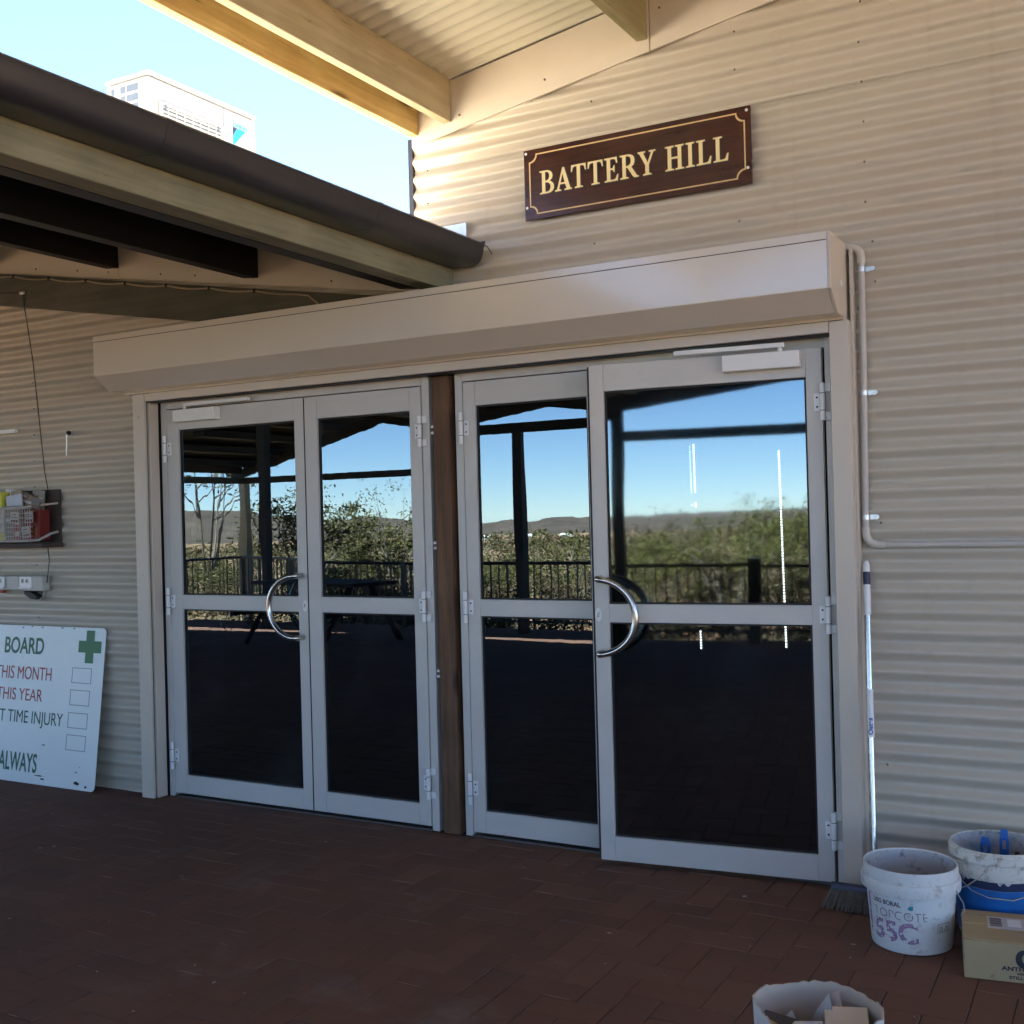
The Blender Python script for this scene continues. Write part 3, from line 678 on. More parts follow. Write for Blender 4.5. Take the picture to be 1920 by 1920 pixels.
LET = {
 'I': (.38, [[(0,0),(.38,0),(.38,.05),(.27,.08),(.27,.92),(.38,.95),(.38,1),(0,1),(0,.95),(.11,.92),(.11,.08),(0,.05)]]),
 'H': (.82, [[(0,0),(.38,0),(.38,.05),(.27,.08),(.27,.46),(.55,.46),(.55,.08),(.44,.05),(.44,0),(.82,0),(.82,.05),(.71,.08),(.71,.92),(.82,.95),(.82,1),(.44,1),(.44,.95),(.55,.92),(.55,.54),(.27,.54),(.27,.92),(.38,.95),(.38,1),(0,1),(0,.95),(.11,.92),(.11,.08),(0,.05)]]),
 'L': (.64, [[(0,0),(.6,0),(.64,.3),(.58,.3),(.5,.1),(.42,.07),(.27,.07),(.27,.92),(.38,.95),(.38,1),(0,1),(0,.95),(.11,.92),(.11,.08),(0,.05)]]),
 'T': (.70, [[(.16,0),(.54,0),(.54,.05),(.43,.08),(.43,.93),(.55,.93),(.62,.88),(.66,.72),(.71,.72),(.69,1),(.01,1),(-.01,.72),(.04,.72),(.08,.88),(.15,.93),(.27,.93),(.27,.08),(.16,.05)]]),
 'E': (.64, [[(0,0),(.6,0),(.64,.27),(.59,.27),(.5,.09),(.42,.07),(.27,.07),(.27,.48),(.38,.48),(.43,.38),(.47,.38),(.47,.66),(.43,.66),(.38,.55),(.27,.55),(.27,.93),(.42,.93),(.5,.9),(.55,.75),(.6,.75),(.58,1),(0,1),(0,.95),(.11,.92),(.11,.08),(0,.05)]]),
 'A': (.82, [[(0,0),(.3,0),(.3,.05),(.2,.08),(.25,.28),(.5,.28),(.56,.08),(.46,.05),(.46,0),(.82,0),(.82,.05),(.74,.08),(.46,1),(.38,1),(.1,.08),(0,.05)], [(.275,.35),(.475,.35),(.375,.74)]]),
 'Y': (.80, [[(.22,0),(.6,0),(.6,.05),(.49,.08),(.49,.42),(.7,.92),(.8,.95),(.8,1),(.5,1),(.5,.95),(.6,.92),(.44,.52),(.25,.92),(.34,.95),(.34,1),(0,1),(0,.95),(.07,.92),(.33,.42),(.33,.08),(.22,.05)]]),
 'R': (.80, [[(0,0),(.38,0),(.38,.05),(.27,.08),(.27,.45),(.34,.45),(.58,.06),(.66,0),(.84,0),(.84,.05),(.76,.08),(.52,.47),(.62,.54),(.66,.64),(.67,.73),(.65,.85),(.58,.94),(.46,.99),(.38,1),(0,1),(0,.95),(.11,.92),(.11,.08),(0,.05)], [(.27,.52),(.37,.53),(.46,.58),(.5,.68),(.5,.78),(.46,.88),(.38,.93),(.27,.93)]]),
 'B': (.69, [[(0,0),(.42,0),(.55,.03),(.64,.1),(.69,.2),(.69,.31),(.64,.42),(.54,.5),(.49,.53),(.57,.59),(.62,.67),(.63,.77),(.59,.88),(.5,.96),(.38,1),(0,1),(0,.95),(.11,.92),(.11,.08),(0,.05)], [(.27,.07),(.38,.07),(.48,.12),(.52,.22),(.52,.33),(.46,.43),(.36,.48),(.27,.48)], [(.27,.55),(.36,.56),(.43,.61),(.47,.7),(.47,.8),(.43,.89),(.36,.93),(.27,.93)]]),
}
word = 'BATTERY HILL'; gap = .075
tot = sum((LET[c][0]+gap) if c != ' ' else .34 for c in word)-gap
hgt = .101; xsc = (.872/hgt)/tot; X = -2.234
kern = {('A', 'T'): -.10, ('R', 'Y'): -.06, ('B', 'A'): -.03, ('T', 'T'): .02}
for q, c in enumerate(word):
    if c == ' ': X += .34*hgt*xsc; continue
    wd, pol = LET[c]
    pol2 = [[(p[0]*hgt*xsc, p[1]*hgt) for p in pl] for pl in pol]
    if q: X += kern.get((word[q-1], c), 0)*hgt
    L = place(outline_mesh(pol2, .0007), 'letter', M_gold, sg, lambda a, b, d, X=X: Vector((X+a, GY-.0022-d, 2.874+b))-BASE[sg.name])
    place(outline_mesh(pol2, .0004, .0034), 'letter_outline', M_black, L, lambda a, b, d, X=X: Vector((X+a+.002, GY-.0007-d, 2.8725+b))-BASE[sg.name])
    X += (wd+gap)*hgt*xsc
for a, b in ((GX0+.012, GZ0+.055), (GX0+.012, GZ1-.016), (GX1-.014, GZ0+.062), (GX1-.014, GZ1-.018)):
    MB().tube([(a, GY-.0003, b), (a, GY-.003, b)], .006, 10).build('screw', M_white, sg)

# ------------------------------------------------------------------ conduit on the right wall
cd = thing('conduit', 'grey plastic conduit running down beside the shutter and off along the wall', 'conduit', (-.888, -.03, 1.33))
def arc(c, r, a0, a1, n=8): return [(c[0]+r*math.cos(R(a0+(a1-a0)*k/n)), -.026, c[1]+r*math.sin(R(a0+(a1-a0)*k/n))) for k in range(n+1)]
MB().tube([(-.874, -.026, 2.395), (-.876, -.026, 2.0), (-.884, -.026, 1.38)], .0125, 12).build('pipe', M_pvc, cd, smooth=60)
MB().tube([(-.82, -.026, 1.322), (1.0, -.026, 1.322), (2.3, -.026, 1.322)], .0125, 12).build('pipe', M_pvc, cd, smooth=60)
MB().tube([(-.926, -.026, 2.462)]+arc((-.92, 2.416), .046, 90, 0)+[(-.874, -.026, 2.392)], .0155, 12).build('elbow', M_pvc2, cd, smooth=60)
MB().tube([(-.884, -.026, 1.39)]+arc((-.836, 1.370), .048, 180, 270)+[(-.812, -.026, 1.322)], .0155, 12).build('elbow', M_pvc2, cd, smooth=60)
for z, X in ((2.37, -.8745), (1.90, -.8778), (1.428, -.8835)):
    s_ = MB().tube([(X, -.026, z-.009), (X, -.026, z+.009)], .0142, 12).build('saddle_clip', M_galv, cd, smooth=50)
    bx('clip_tab', M_galv, s_, X+.012, X+.040, -.016, -.012, z-.010, z+.010, .001)
    MB().tube([(X+.028, -.016, z), (X+.028, -.024, z)], .008, 8).build('clip_screw', M_galv, s_, smooth=40)
    MB().tube([(X+.041, -.014, z), (X+.041, -.024, z)], .0085, 8).build('clip_bolt', M_galv, s_, smooth=40)

# ------------------------------------------------------------------ safety board leaning at the left
LEAN = math.atan2(.115, .9)
M_board = paint('enamel_board', (.76, .82, .82), .35, .03, 3, dirt=(.20, .13, .09), dirtamt=-.035)
sb = thing('safety_board', 'chipped white safety board with a green cross leaning on the left wall', 'sign', (-5.045, -.128, .002))
sb.rotation_euler = (-LEAN, 0, 0)
def rrect(x0, x1, z0, z1, r):
    P = []
    for cx, cz, a0 in ((x1-r, z0+r, -90), (x1-r, z1-r, 0), (x0+r, z1-r, 90), (x0+r, z0+r, 180)):
        P += [(cx+r*math.cos(R(a0+15*k)), cz+r*math.sin(R(a0+15*k))) for k in range(7)]
    return P
bp = rrect(-1.30, 0, 0, .902, .03)
# worn lower edge
MB().prism(bp, 'Y', 0, .004).build('board_panel', M_board, sb, local=True, bevel=.001)
def bcorr(X, z):
    y = -.125+.115*z/.9; k = (4.4+y)/4.34; return X*k+5.045, 1.47-(1.47-z)*k
def bplace(me, name, mat, u, v): return place(me, name, mat, sb, lambda a, b, c: Vector((u+a, -.0011-c, v+b)))
M_gtxt = paint('dark_green_print', (.015, .125, .070), .5, .15, 40); M_rtxt = paint('faded_red_print', (.42, .06, .045), .5, .2, 40)
M_gcross = paint('green_print', (.03, .17, .065), .5, .06, 10); M_line = paint('thin_dark_print', (.09, .10, .11), .5)
def bline(s, mat, x1, zb, h, width, bold=.0):
    """line ending at x1 (right), baseline zb, of the given height and width"""
    u1, v0 = bcorr(x1, zb); me = text_mesh(s, h, .0003, 1, bold)
    xs_ = [v.co.x for v in me.vertices]; a, b = min(xs_), max(xs_)
    for v in me.vertices: v.co.x = (v.co.x-a)*width/(b-a)
    return bplace(me, 'lettering', mat, u1-width, v0)
bline('BOARD', M_gtxt, -5.512, .745, .096, .345, .0025)
bline('THIS MONTH', M_rtxt, -5.454, .592, .078, .488, .0)
bline('THIS YEAR', M_rtxt, -5.538, .466, .073, .400, .0)
bline('T TIME INJURY', M_gtxt, -5.370, .333, .075, .548, .0)
bline('ALWAYS', M_gtxt, -5.607, .046, .108, .335, .0025)
cu, cv = bcorr(-5.122, .80)
A_, B_ = .033, .092
bplace(outline_mesh([[(-A_, -B_), (A_, -B_), (A_, -A_), (B_, -A_), (B_, A_), (A_, A_), (A_, B_), (-A_, B_), (-A_, A_), (-B_, A_), (-B_, -A_), (-A_, -A_)]], .0003), 'green_cross', M_gcross, cu, cv)
for x0, z1 in ((-5.282, .676), (-5.304, .548), (-5.327, .416), (-5.349, .287)):
    u, v = bcorr(x0, z1-.086); k = .0028
    bplace(outline_mesh([[(0, 0), (.158, 0), (.158, .086), (0, .086)], [(k, k), (.158-k, k), (.158-k, .086-k), (k, .086-k)]], .0003), 'tally_box', M_line, u, v)
M_chip = paint('rust_chip', (.035, .020, .014), .9)
for (x, z, a, b) in ((-.145, .035, .034, .016), (-.07, .022, .014, .010), (-.155, .095, .012, .005), (-.46, .05, .055, .005), (-.43, .034, .03, .006), (-.13, .125, .005, .004), (-.44, .225, .02, .004),
                     (-.36, .895, .02, .004), (-.53, .893, .014, .005), (-.62, .897, .01, .004), (-.26, .893, .014, .004), (-.7, .89, .012, .005)):
    P = [(a*.85*math.cos(q*.262)*rnd.uniform(.45, 1.1), b*.85*math.sin(q*.262)*rnd.uniform(.45, 1.1)) for q in range(24)]
    bplace(outline_mesh([P], .0002), 'enamel_chip', M_chip, x, z)
# ------------------------------------------------------------------ left wall fittings
M_rustboard = paint('brown_board', (.060, .042, .035), .8, .3, 12); M_wire = paint('basket_wire', (.44, .42, .40), .4, .1, 20, metal=.3)
bk = thing('wire_basket', 'wire letter basket full of packets fixed to the left wall', 'basket', (-5.65, -.03, 1.38))
BX0, BX1, BZ0, BZ1 = -6.12, -5.40, 1.385, 1.69
bx('backing_board', M_rustboard, bk, BX0, BX1+.004, -.022, -.0095, BZ0, BZ1, .002)
bx('shelf_lip', M_rustboard, bk, BX0, BX1+.03, -.165, -.0225, BZ0-.028, BZ0-.002, .003)
wm = MB()
for k in range(int((BX1-.05-BX0)/.021)): 
    X = BX0+.01+.021*k; wm.tube([(X, -.158, BZ0+.01), (X, -.158, BZ0+.195)], .0019, 4)
for k in range(8): wm.tube([(BX0, -.1605, BZ0+.014+.026*k), (BX1-.055, -.1605, BZ0+.014+.026*k)], .0019, 4)
tag(wm.build('wire_mesh', M_wire, bk), kind='stuff')
MB().tube([(BX0, -.158, BZ0+.012), (BX1-.10, -.158, BZ0+.012), (BX1-.03, -.14, BZ0+.016), (BX1-.006, -.08, BZ0+.05), (BX1-.006, -.03, BZ0+.06)], .008, 8).build('rim', M_wire, bk, smooth=60)
MB().tube([(BX0, -.158, BZ0+.20), (BX1-.12, -.158, BZ0+.205), (BX1-.02, -.12, BZ0+.215), (BX1-.004, -.03, BZ0+.225)], .007, 8).build('rim', M_wire, bk, smooth=60)
def item(name, label, cat, col, x0, x1, y0, y1, z0, z1, tilt=0, print_=None):
    m_ = paint(name+'_card', col, .55, .06, 20)
    o = MB().box(x0, x1, y0, y1, z0, z1).build(name, m_, at=((x0+x1)/2, (y0+y1)/2, z0), bevel=.002); o.rotation_euler = (0, tilt, 0)
    tag(o, label, cat)
    if print_:
        for k, (c2, fx0, fx1, fz0, fz1) in enumerate(print_):
            mp_ = paint(name+'_print%d' % k, c2, .55, .05, 30); cx = (x0+x1)/2
            q = MB().box(x0+(x1-x0)*fx0-cx, x0+(x1-x0)*fx1-cx, y0-.0012-(y0+y1)/2, y0-.0003-(y0+y1)/2, (z1-z0)*fz0, (z1-z0)*fz1).build('printed_panel', mp_, o, local=True)
    return o
item('carton', 'yellow and mint green carton sticking up at the left of the wall basket', 'carton', (.62, .62, .08), -5.99, -5.765, -.13, -.07, 1.56, 1.685, 0, [((.55, .78, .66), .0, .78, .06, .8), ((.16, .22, .05), .84, .92, .2, .45)])
item('packet', 'blue packet standing inside the wall basket', 'packet', (.03, .08, .30), -5.97, -5.80, -.15, -.10, 1.40, 1.555, 0, [((.35, .5, .62), .1, .8, .06, .2)])
item('packet', 'white and yellow packet beside the blue one in the wall basket', 'packet', (.55, .54, .50), -5.795, -5.715, -.15, -.11, 1.40, 1.585, 0, [((.62, .58, .06), .1, .9, .02, .24), ((.35, .36, .38), .1, .9, .45, .55)])
item('booklet', 'grey printed booklet in the middle of the wall basket', 'booklet', (.20, .18, .15), -5.71, -5.58, -.145, -.12, 1.40, 1.60, 0, [((.40, .46, .55), .0, .85, .55, .63), ((.30, .03, .03), .5, 1.0, .08, .3), ((.55, .5, .45), .56, .95, .14, .22)])
item('tin', 'dark red tin at the right end of the wall basket', 'tin', (.16, .012, .012), -5.575, -5.435, -.13, -.06, 1.40, 1.575, 0, [((.45, .38, .35), .12, .5, .82, .86), ((.45, .38, .35), .05, .55, .62, .65), ((.20, .05, .02), .1, .9, .1, .4)])
item('envelope', 'pale blue envelope leaning out of the wall basket', 'envelope', (.46, .52, .60), -5.735, -5.60, -.115, -.105, 1.58, 1.665, R(-6))
item('paper', 'crumpled white paper at the top of the wall basket', 'paper', (.62, .60, .60), -5.81, -5.70, -.07, -.05, 1.62, 1.70, R(5))
item('magazine', 'rolled brown and white magazine at the top right of the wall basket', 'magazine', (.23, .15, .10), -5.69, -5.55, -.09, -.05, 1.60, 1.675, R(14), [((.55, .55, .55), .3, .95, .3, .5), ((.48, .42, .4), .1, .6, .7, .85)])
item('leaflet', 'grey folded leaflet behind the tin in the wall basket', 'leaflet', (.30, .27, .24), -5.60, -5.50, -.055, -.045, 1.56, 1.69, R(8), [((.12, .12, .13), .1, .8, .3, .5), ((.5, .48, .46), .1, .9, .62, .7)])
item('pamphlet', 'brown and cream pamphlet between booklet and envelope in the wall basket', 'pamphlet', (.33, .26, .18), -5.70, -5.61, -.098, -.088, 1.55, 1.695, R(-9), [((.55, .5, .42), .15, .9, .5, .8), ((.10, .07, .05), .2, .7, .2, .3)])
item('card_box', 'small red and white box low in the wall basket', 'box', (.50, .47, .44), -5.62, -5.582, -.152, -.148, 1.41, 1.50, 0, [((.30, .03, .03), .0, 1, .0, .2), ((.30, .03, .03), .0, 1, .5, .9)])
for k, (x0, z0, c_, lb_) in enumerate(((-5.555, 1.415, (.42, .36, .30), 'cream card with dark print low in front of the red tin'), (-5.53, 1.50, (.30, .28, .27), 'grey card half covering the red tin'), (-5.66, 1.50, (.52, .50, .47), 'white card above the booklet in the wall basket'), (-5.48, 1.58, (.12, .10, .09), 'dark folded paper behind the rim at the right of the basket'))):
    crd = item('card', lb_, 'card', c_, x0, x0+.07, -.154+.002*k, -.1525+.002*k, z0, z0+.065, R(-7+5*k), [((.12, .03, .03), .1, .9, .1, .3), ((.08, .08, .09), .1, .8, .5, .58), ((.10, .12, .2), .2, .7, .7, .8)]); crd['group'] = 'loose cards in the wall basket'
# sockets
M_sock = paint('socket_plastic', (.46, .46, .43), .45, .03, 12)
sk = thing('power_outlet', 'grey weatherproof double outlets with a black plug on the left wall', 'power outlet', (-5.7, -.03, 1.15))
bx('casing', M_sock, sk, -6.0, -5.716, -.062, -.0095, 1.108, 1.192, .006); bx('casing', M_sock, sk, -5.712, -5.508, -.066, -.0095, 1.104, 1.192, .008)
for x0 in (-5.94, -5.70):
    f = bx('face_plate', M_white, sk, x0, x0+.105, -.0705, -.0665, 1.125, 1.188, .002)
    for dx in (.02, .058): 
        bx('switch', M_sock, f, x0+dx, x0+dx+.022, -.074, -.071, 1.150, 1.176, .002)
        bx('switch_slot', M_black, f, x0+dx+.006, x0+dx+.015, -.0748, -.0742, 1.158, 1.168)
    bx('hood', M_white, f, x0, x0+.105, -.078, -.071, 1.118, 1.128, .002)
M_red = paint('red_plastic', (.35, .03, .025), .5)
for x0 in (-5.95, -5.90, -5.665): bx('red_outlet', M_red, sk, x0, x0+.035, -.06, -.03, 1.090, 1.1035, .003)
MB().prism([(-5.66, 1.105), (-5.60, 1.10), (-5.545, 1.075), (-5.55, 1.055), (-5.60, 1.058), (-5.655, 1.085)], 'Y', -.075, -.03).build('plug', M_black, sk, bevel=.004)
MB().tube([(-5.65, -.05, 1.082), (-5.61, -.05, 1.056), (-5.56, -.05, 1.05), (-5.52, -.05, 1.072), (-5.505, -.05, 1.108)], .0035, 6).build('lead', M_sock, sk, smooth=60)
wr = thing('drop_wire', 'thin black wire dropping from a white insulator on the rafter past the basket', 'wire', (-5.6, -.07, 2.83))
MB().tube([(-5.605, -.072, 2.822), (-5.585, -.03, 2.45), (-5.555, -.02, 2.1), (-5.52, -.02, 1.8), (-5.49, -.024, 1.69), (-5.487, -.05, 1.66)], .0027, 6).build('wire', M_black, wr, smooth=60)
MB().tube([(-5.47, -.05, 1.352), (-5.485, -.03, 1.28), (-5.50, -.03, 1.20), (-5.505, -.035, 1.15)], .0027, 6).build('wire', M_black, wr, smooth=60)
MB().tube([(-5.605, -.072, 2.838), (-6.5, -.075, 2.93)], .002, 6).build('wire', M_black, wr)
MB().tube([(-5.620, -.076, 2.836), (-5.588, -.076, 2.836)], .009, 10).build('insulator', M_white, wr)
ds = thing('door_hook', 'small steel door hook hanging on the left wall', 'hook', (-5.31, -.03, 1.95))
MB().tube([(-5.312, -.03, 2.0), (-5.314, -.03, 1.893), (-5.318, -.03, 1.884), (-5.312, -.03, 1.878), (-5.302, -.03, 1.882)], .0042, 8).build('rod', M_galv, ds, smooth=60)
MB().lathe([(0, -.012), (.011, -.008), (.013, 0), (.011, .010), (0, .014)], 10, (-5.305, -.022, 2.008)).build('knob', M_dark, ds, smooth=60)
tag(bx('batten_strip', M_white, None, -6.1, -5.758, -.03, -.0095, 2.036, 2.058, .002), 'short white strip fixed to the left wall above the basket', 'strip')

# ------------------------------------------------------------------ broom
bro = thing('broom', 'push broom with steel handle standing behind the white bucket', 'broom', (-.90, -.24, 0))
p0, p1 = Vector((-.842, -.235, .075)), Vector((-.8845, -.034, 1.262)); dv = p1-p0
pt = lambda t: tuple(p0+dv*t)
M_chrome = paint('chromed_steel', (.62, .62, .61), .26, .02, 20, metal=1)
MB().tube([pt(0), pt(.83)], .0102, 12).build('handle', M_chrome, bro, smooth=60)
MB().tube([pt(.83), pt(.925)], .0128, 12).build('grip', M_white, bro, smooth=60)
M_bblue = paint('navy_plastic', (.03, .032, .075), .4)
MB().tube([pt(.925), pt(.965)], .0134, 12).build('grip_band', M_bblue, bro, smooth=60)
MB().tube([pt(.965), pt(.99), pt(1.0)], [.0130, .0125, .006], 12).build('grip_cap', M_white, bro, smooth=60)
st = MB().tube([pt(.455), pt(.60)], .0119, 12).build('sticker', M_white, bro, smooth=60)
stm = text_mesh('Oates', .017, .0002, 1.1, .0008)
dn = dv.normalized(); face = (CAM-(p0+dv*.5)); face = (face-dn*face.dot(dn)).normalized(); side = face.cross(dn)
M_sblue = paint('blue_print', (.03, .10, .36), .5)
for v in stm.vertices:
    ang = (v.co.y-.006)/.0119; c0 = p0+dv*.462+dn*v.co.x
    rad = face*math.cos(ang)-side*math.sin(ang)*-1
    v.co = c0+rad*(.0123+v.co.z)-BASE[bro.name]
stm.materials.clear(); stm.materials.append(M_sblue); link('sticker_lettering', stm, st)
MB().tube([tuple(p0+dv*.02), tuple(p0-dv.normalized()*.03)], [.017, .020], 12).build('socket', M_bblue, bro, smooth=60)
MB().prism([(-.254, .070), (-.216, .070), (-.222, .090), (-.248, .090)], 'X', -1.0, -.70).build('head', M_bblue, bro, bevel=.004)
brs = MB()
for i in range(64):
    for j in range(6):
        fx = i/63; x0 = -.998+.294*fx; y0 = -.251+.0066*j; sp = (fx-.5)*.055
        x1 = x0+sp+rnd.uniform(-.006, .006); y1 = y0+(j-2.7)*.012+rnd.uniform(-.004, .004)
        brs.tube([(x0, y0, .071), ((x0+x1)/2, (y0+y1)/2-.001, .035), (x1, y1, .003+rnd.uniform(0, .003))], [.0030, .0036, .0026], 4)
M_brist = paint('bristles', (.13, .11, .092), .9, .3, 60)
tag(brs.build('bristles', M_brist, bro), kind='stuff')

# ------------------------------------------------------------------ buckets
M_buck = paint('white_bucket_plastic', (.68, .70, .70), .42, .06, 5, dirt=(.40, .36, .30), dirtamt=.07, bump=.15, bscale=60)
M_buckin = paint('stained_bucket_inside', (.48, .49, .50), .6, .15, 7, dirt=(.17, .16, .15), dirtamt=.10)
add_runs(M_buckin, (.20, .30, .42), .7, 9., 14., .58, .66); add_runs(M_buck, (.46, .44, .42), .6, 22., 30., .60, .66)
def bucket(name, label, c, h=.272, mats=(M_buck, M_buckin)):
    t = thing(name, label, 'bucket', c, 0, 'buckets beside the doors')
    o1 = [(0, 0), (.120, 0), (.128, .004), (.130, .012), (.1425, h-.080), (.1425, h-.079), (.158, h-.078), (.1595, h-.07), (.1595, h-.045), (.158, h-.040), (.1515, h-.038), (.1515, h-.004), (.1505, h), (.1465, h), (.1455, h-.004)]
    body = MB().lathe(o1, 56, c).build('body', mats[0], t, smooth=35)
    MB().lathe([(.1455, h-.004), (.126, .010), (.124, .008), (0, .008)], 56, c).build('inside', mats[1], t, smooth=35)
    return t, body
B1 = Vector((-.680, -.468, 0.001)); hB = .272
b1, body1 = bucket('paint_bucket', 'white compound bucket with faded purple print beside the door', B1)
M_resid = paint('dried_compound', (.30, .245, .19), .85, .15, 12, bump=.5, bscale=30)
MB().lathe([(.1385, .155), (.134, .12), (.128, .105), (0, .10)], 40, B1).build('residue', M_resid, b1, smooth=40)
fa = math.atan2(CAM.y-B1.y, CAM.x-B1.x)          # direction to the viewer
def br_at(z): return .130+.0125*(z-.012)/(hB-.092)
def wrap(me, name, mat, phi0, z0, parent, base, rf=br_at, off=.0007):
    bm = bmesh.new(); bm.from_mesh(me)
    bmesh.ops.triangulate(bm, faces=bm.faces[:])
    for _ in range(2):
        es = [e for e in bm.edges if abs(e.verts[0].co.x-e.verts[1].co.x) > .012]
        if es: bmesh.ops.subdivide_edges(bm, edges=es, cuts=1); bmesh.ops.triangulate(bm, faces=bm.faces[:])
    for v in bm.verts:
        z = z0+v.co.y; r_ = rf(z)+off+v.co.z; a = fa+phi0+v.co.x/rf(z)
        v.co = Vector((r_*math.cos(a), r_*math.sin(a), z))
    bm.to_mesh(me); bm.free(); me.materials.clear(); me.materials.append(mat)
    o = link(name, me, parent)
    return o
def smudged(name, col, keep=.5):
    m, n, p = newmat(name); o = n.nodes['Material Output']
    tc = N(n, 'TexCoord'); no = N(n, 'TexNoise', Scale=70.0, Detail=4.0); n.links.new(tc.outputs['Object'], no.inputs['Vector'])
    r = ramp(n, [(keep-.06, (1, 1, 1)), (keep+.06, (0, 0, 0))]); n.links.new(no.outputs[0], r.inputs[0])
    t = N(n, 'BsdfTransparent'); mx = N(n, 'MixShader'); p.inputs['Base Color'].default_value = (*col, 1); p.inputs['Roughness'].default_value = .6
    n.links.new(r.outputs[0], mx.inputs[0]); n.links.new(t.outputs[0], mx.inputs[1]); n.links.new(p.outputs[0], mx.inputs[2]); n.links.new(mx.outputs[0], o.inputs[0])
    return m
M_purp = smudged('purple_print', (.36, .22, .38), .535); M_pkt = smudged('charcoal_print', (.10, .09, .11), .62); M_faint = smudged('faint_grey_print', (.28, .22, .26), .52); M_teal = smudged('teal_print', (.03, .30, .38), .65)
wrap(text_mesh('USG BORAL', .015, .0001, .95, .0006), 'lettering', M_pkt, -.98, .158, b1, B1)
wrap(outline_mesh([[(0, .004), (.006, .014), (.018, .016), (.018, .002), (.010, 0)]], .0001), 'logo_mark', M_teal, -.09, .150, b1, B1)
wrap(text_mesh('TOPCOTE', .030, .0001, 1.0, -.0005), 'lettering', M_faint, -.98, .115, b1, B1)
wrap(text_mesh('55C', .066, .0001, 1.0, .003), 'lettering', M_purp, -1.0, .042, b1, B1)
wrap(outline_mesh([[(0, 0), (.014, 0), (.012, .125), (0, .12)]], .0001), 'print_stripe', M_purp, -1.24, .055, b1, B1)
wrap(outline_mesh([[(0, 0), (.05, 0), (.05, .03), (0, .03)], [(.0012, .0012), (.0488, .0012), (.0488, .0288), (.0012, .0288)]], .0001), 'label_box', M_pkt, .62, .074, b1, B1)
for k in (0, 1): wrap(outline_mesh([[(0, 0), (.018, 0), (.009, .018)], [(.003, .0018), (.015, .0018), (.009, .0135)]], .0001), 'warning_triangle', M_pkt, .66+.17*k, .079, b1, B1)
def bail(t, c, z, a_list, mat=M_wire, r=.0022):
    P = [(c[0]+rr*math.cos(a), c[1]+rr*math.sin(a), c[2]+zz) for rr, a, zz in a_list]
    return MB().tube(P, r, 6).build('wire_handle', mat, t, smooth=60)
bail(b1, B1, 0, [(.161, fa+1.05, hB-.065), (.166, fa+1.12, hB-.085), (.170, fa+1.25, hB-.11), (.170, fa+1.32, hB-.14), (.158, fa+1.30, hB-.155)])
B2 = Vector((-.430, -.245, .001)); h2 = .305
M_buck2 = paint('paint_spattered_bucket', (.62, .61, .57), .5, .06, 8, dirt=(.25, .21, .16), dirtamt=.11, bump=.3, bscale=40)
b2 = thing('paint_bucket', 'spattered white bucket with blue label behind the cardboard box', 'bucket', B2, 0, 'buckets beside the doors')
M_navy = paint('navy_label', (.016, .024, .075), .4, .2, 20, dirt=(.35, .37, .4), dirtamt=-.05); M_blue = paint('blue_label', (.012, .13, .42), .35, .12, 14, dirt=(.4, .5, .6), dirtamt=-.06)
hh = h2
b2b = MB().lathe([(0, 0), (.120, 0), (.129, .004), (.131, .014), (.1405, hh-.095), (.1405, hh-.094), (.156, hh-.090), (.158, hh-.08), (.157, hh-.052), (.1535, hh-.048), (.1535, hh-.042), (.158, hh-.038), (.1575, hh-.012), (.1535, hh-.008), (.1525, hh), (.1475, hh), (.1465, hh-.004)], 56, B2).build('body', M_buck2, b2, smooth=35)
MB().lathe([(.1465, hh-.004), (.127, .010), (.125, .008), (0, .008)], 56, B2).build('inside', M_buckin, b2, smooth=35)
MB().lathe([(.1318, .016), (.1397, hh-.126)], 56, B2).build('label_band', M_blue, b2, smooth=35)
MB().lathe([(.13975, hh-.1255), (.1412, hh-.098)], 56, B2).build('label_band', M_navy, b2, smooth=35)
f2 = math.atan2(CAM.y-B2.y, CAM.x-B2.x)
dr = MB()
for k in range(15):
    a = f2-1.6+3.2*k/14+rnd.uniform(-.06, .06); L = rnd.choice((.006, .008, .012, .022))*rnd.uniform(.6, 1); wd = rnd.uniform(.08, .22)
    P = []
    for q in range(6):
        aa = a-wd/2+wd*q/5; P.append(aa)
    top = [(B2.x+(.1428)*math.cos(x), B2.y+.1428*math.sin(x), B2.z+hh-.093) for x in P]; bot = [(B2.x+(.1420)*math.cos(x), B2.y+.1420*math.sin(x), B2.z+hh-.093-L*math.sin(math.pi*(q+.6)/6.2)) for q, x in enumerate(P)]
    dr.add(top+bot, [(q, q+1, 7+q, 6+q) for q in range(5)])
tag(dr.build('paint_drips', M_buck2, b2), kind='stuff')
bail(b2, B2, 0, [(.160, f2-.28, hh-.065), (.168, f2-.42, hh-.090), (.172, f2-.62, hh-.118), (.172, f2-.75, hh-.13)])
bail(b2, B2, 0, [(.150, f2-.95, hh-.108), (.150, f2-.6, hh-.135), (.150, f2-.2, hh-.148), (.150, f2+.3, hh-.15), (.150, f2+.8, hh-.135)])
M_hblue = paint('blue_handle_plastic', (.012, .11, .42), .35, .05, 20)
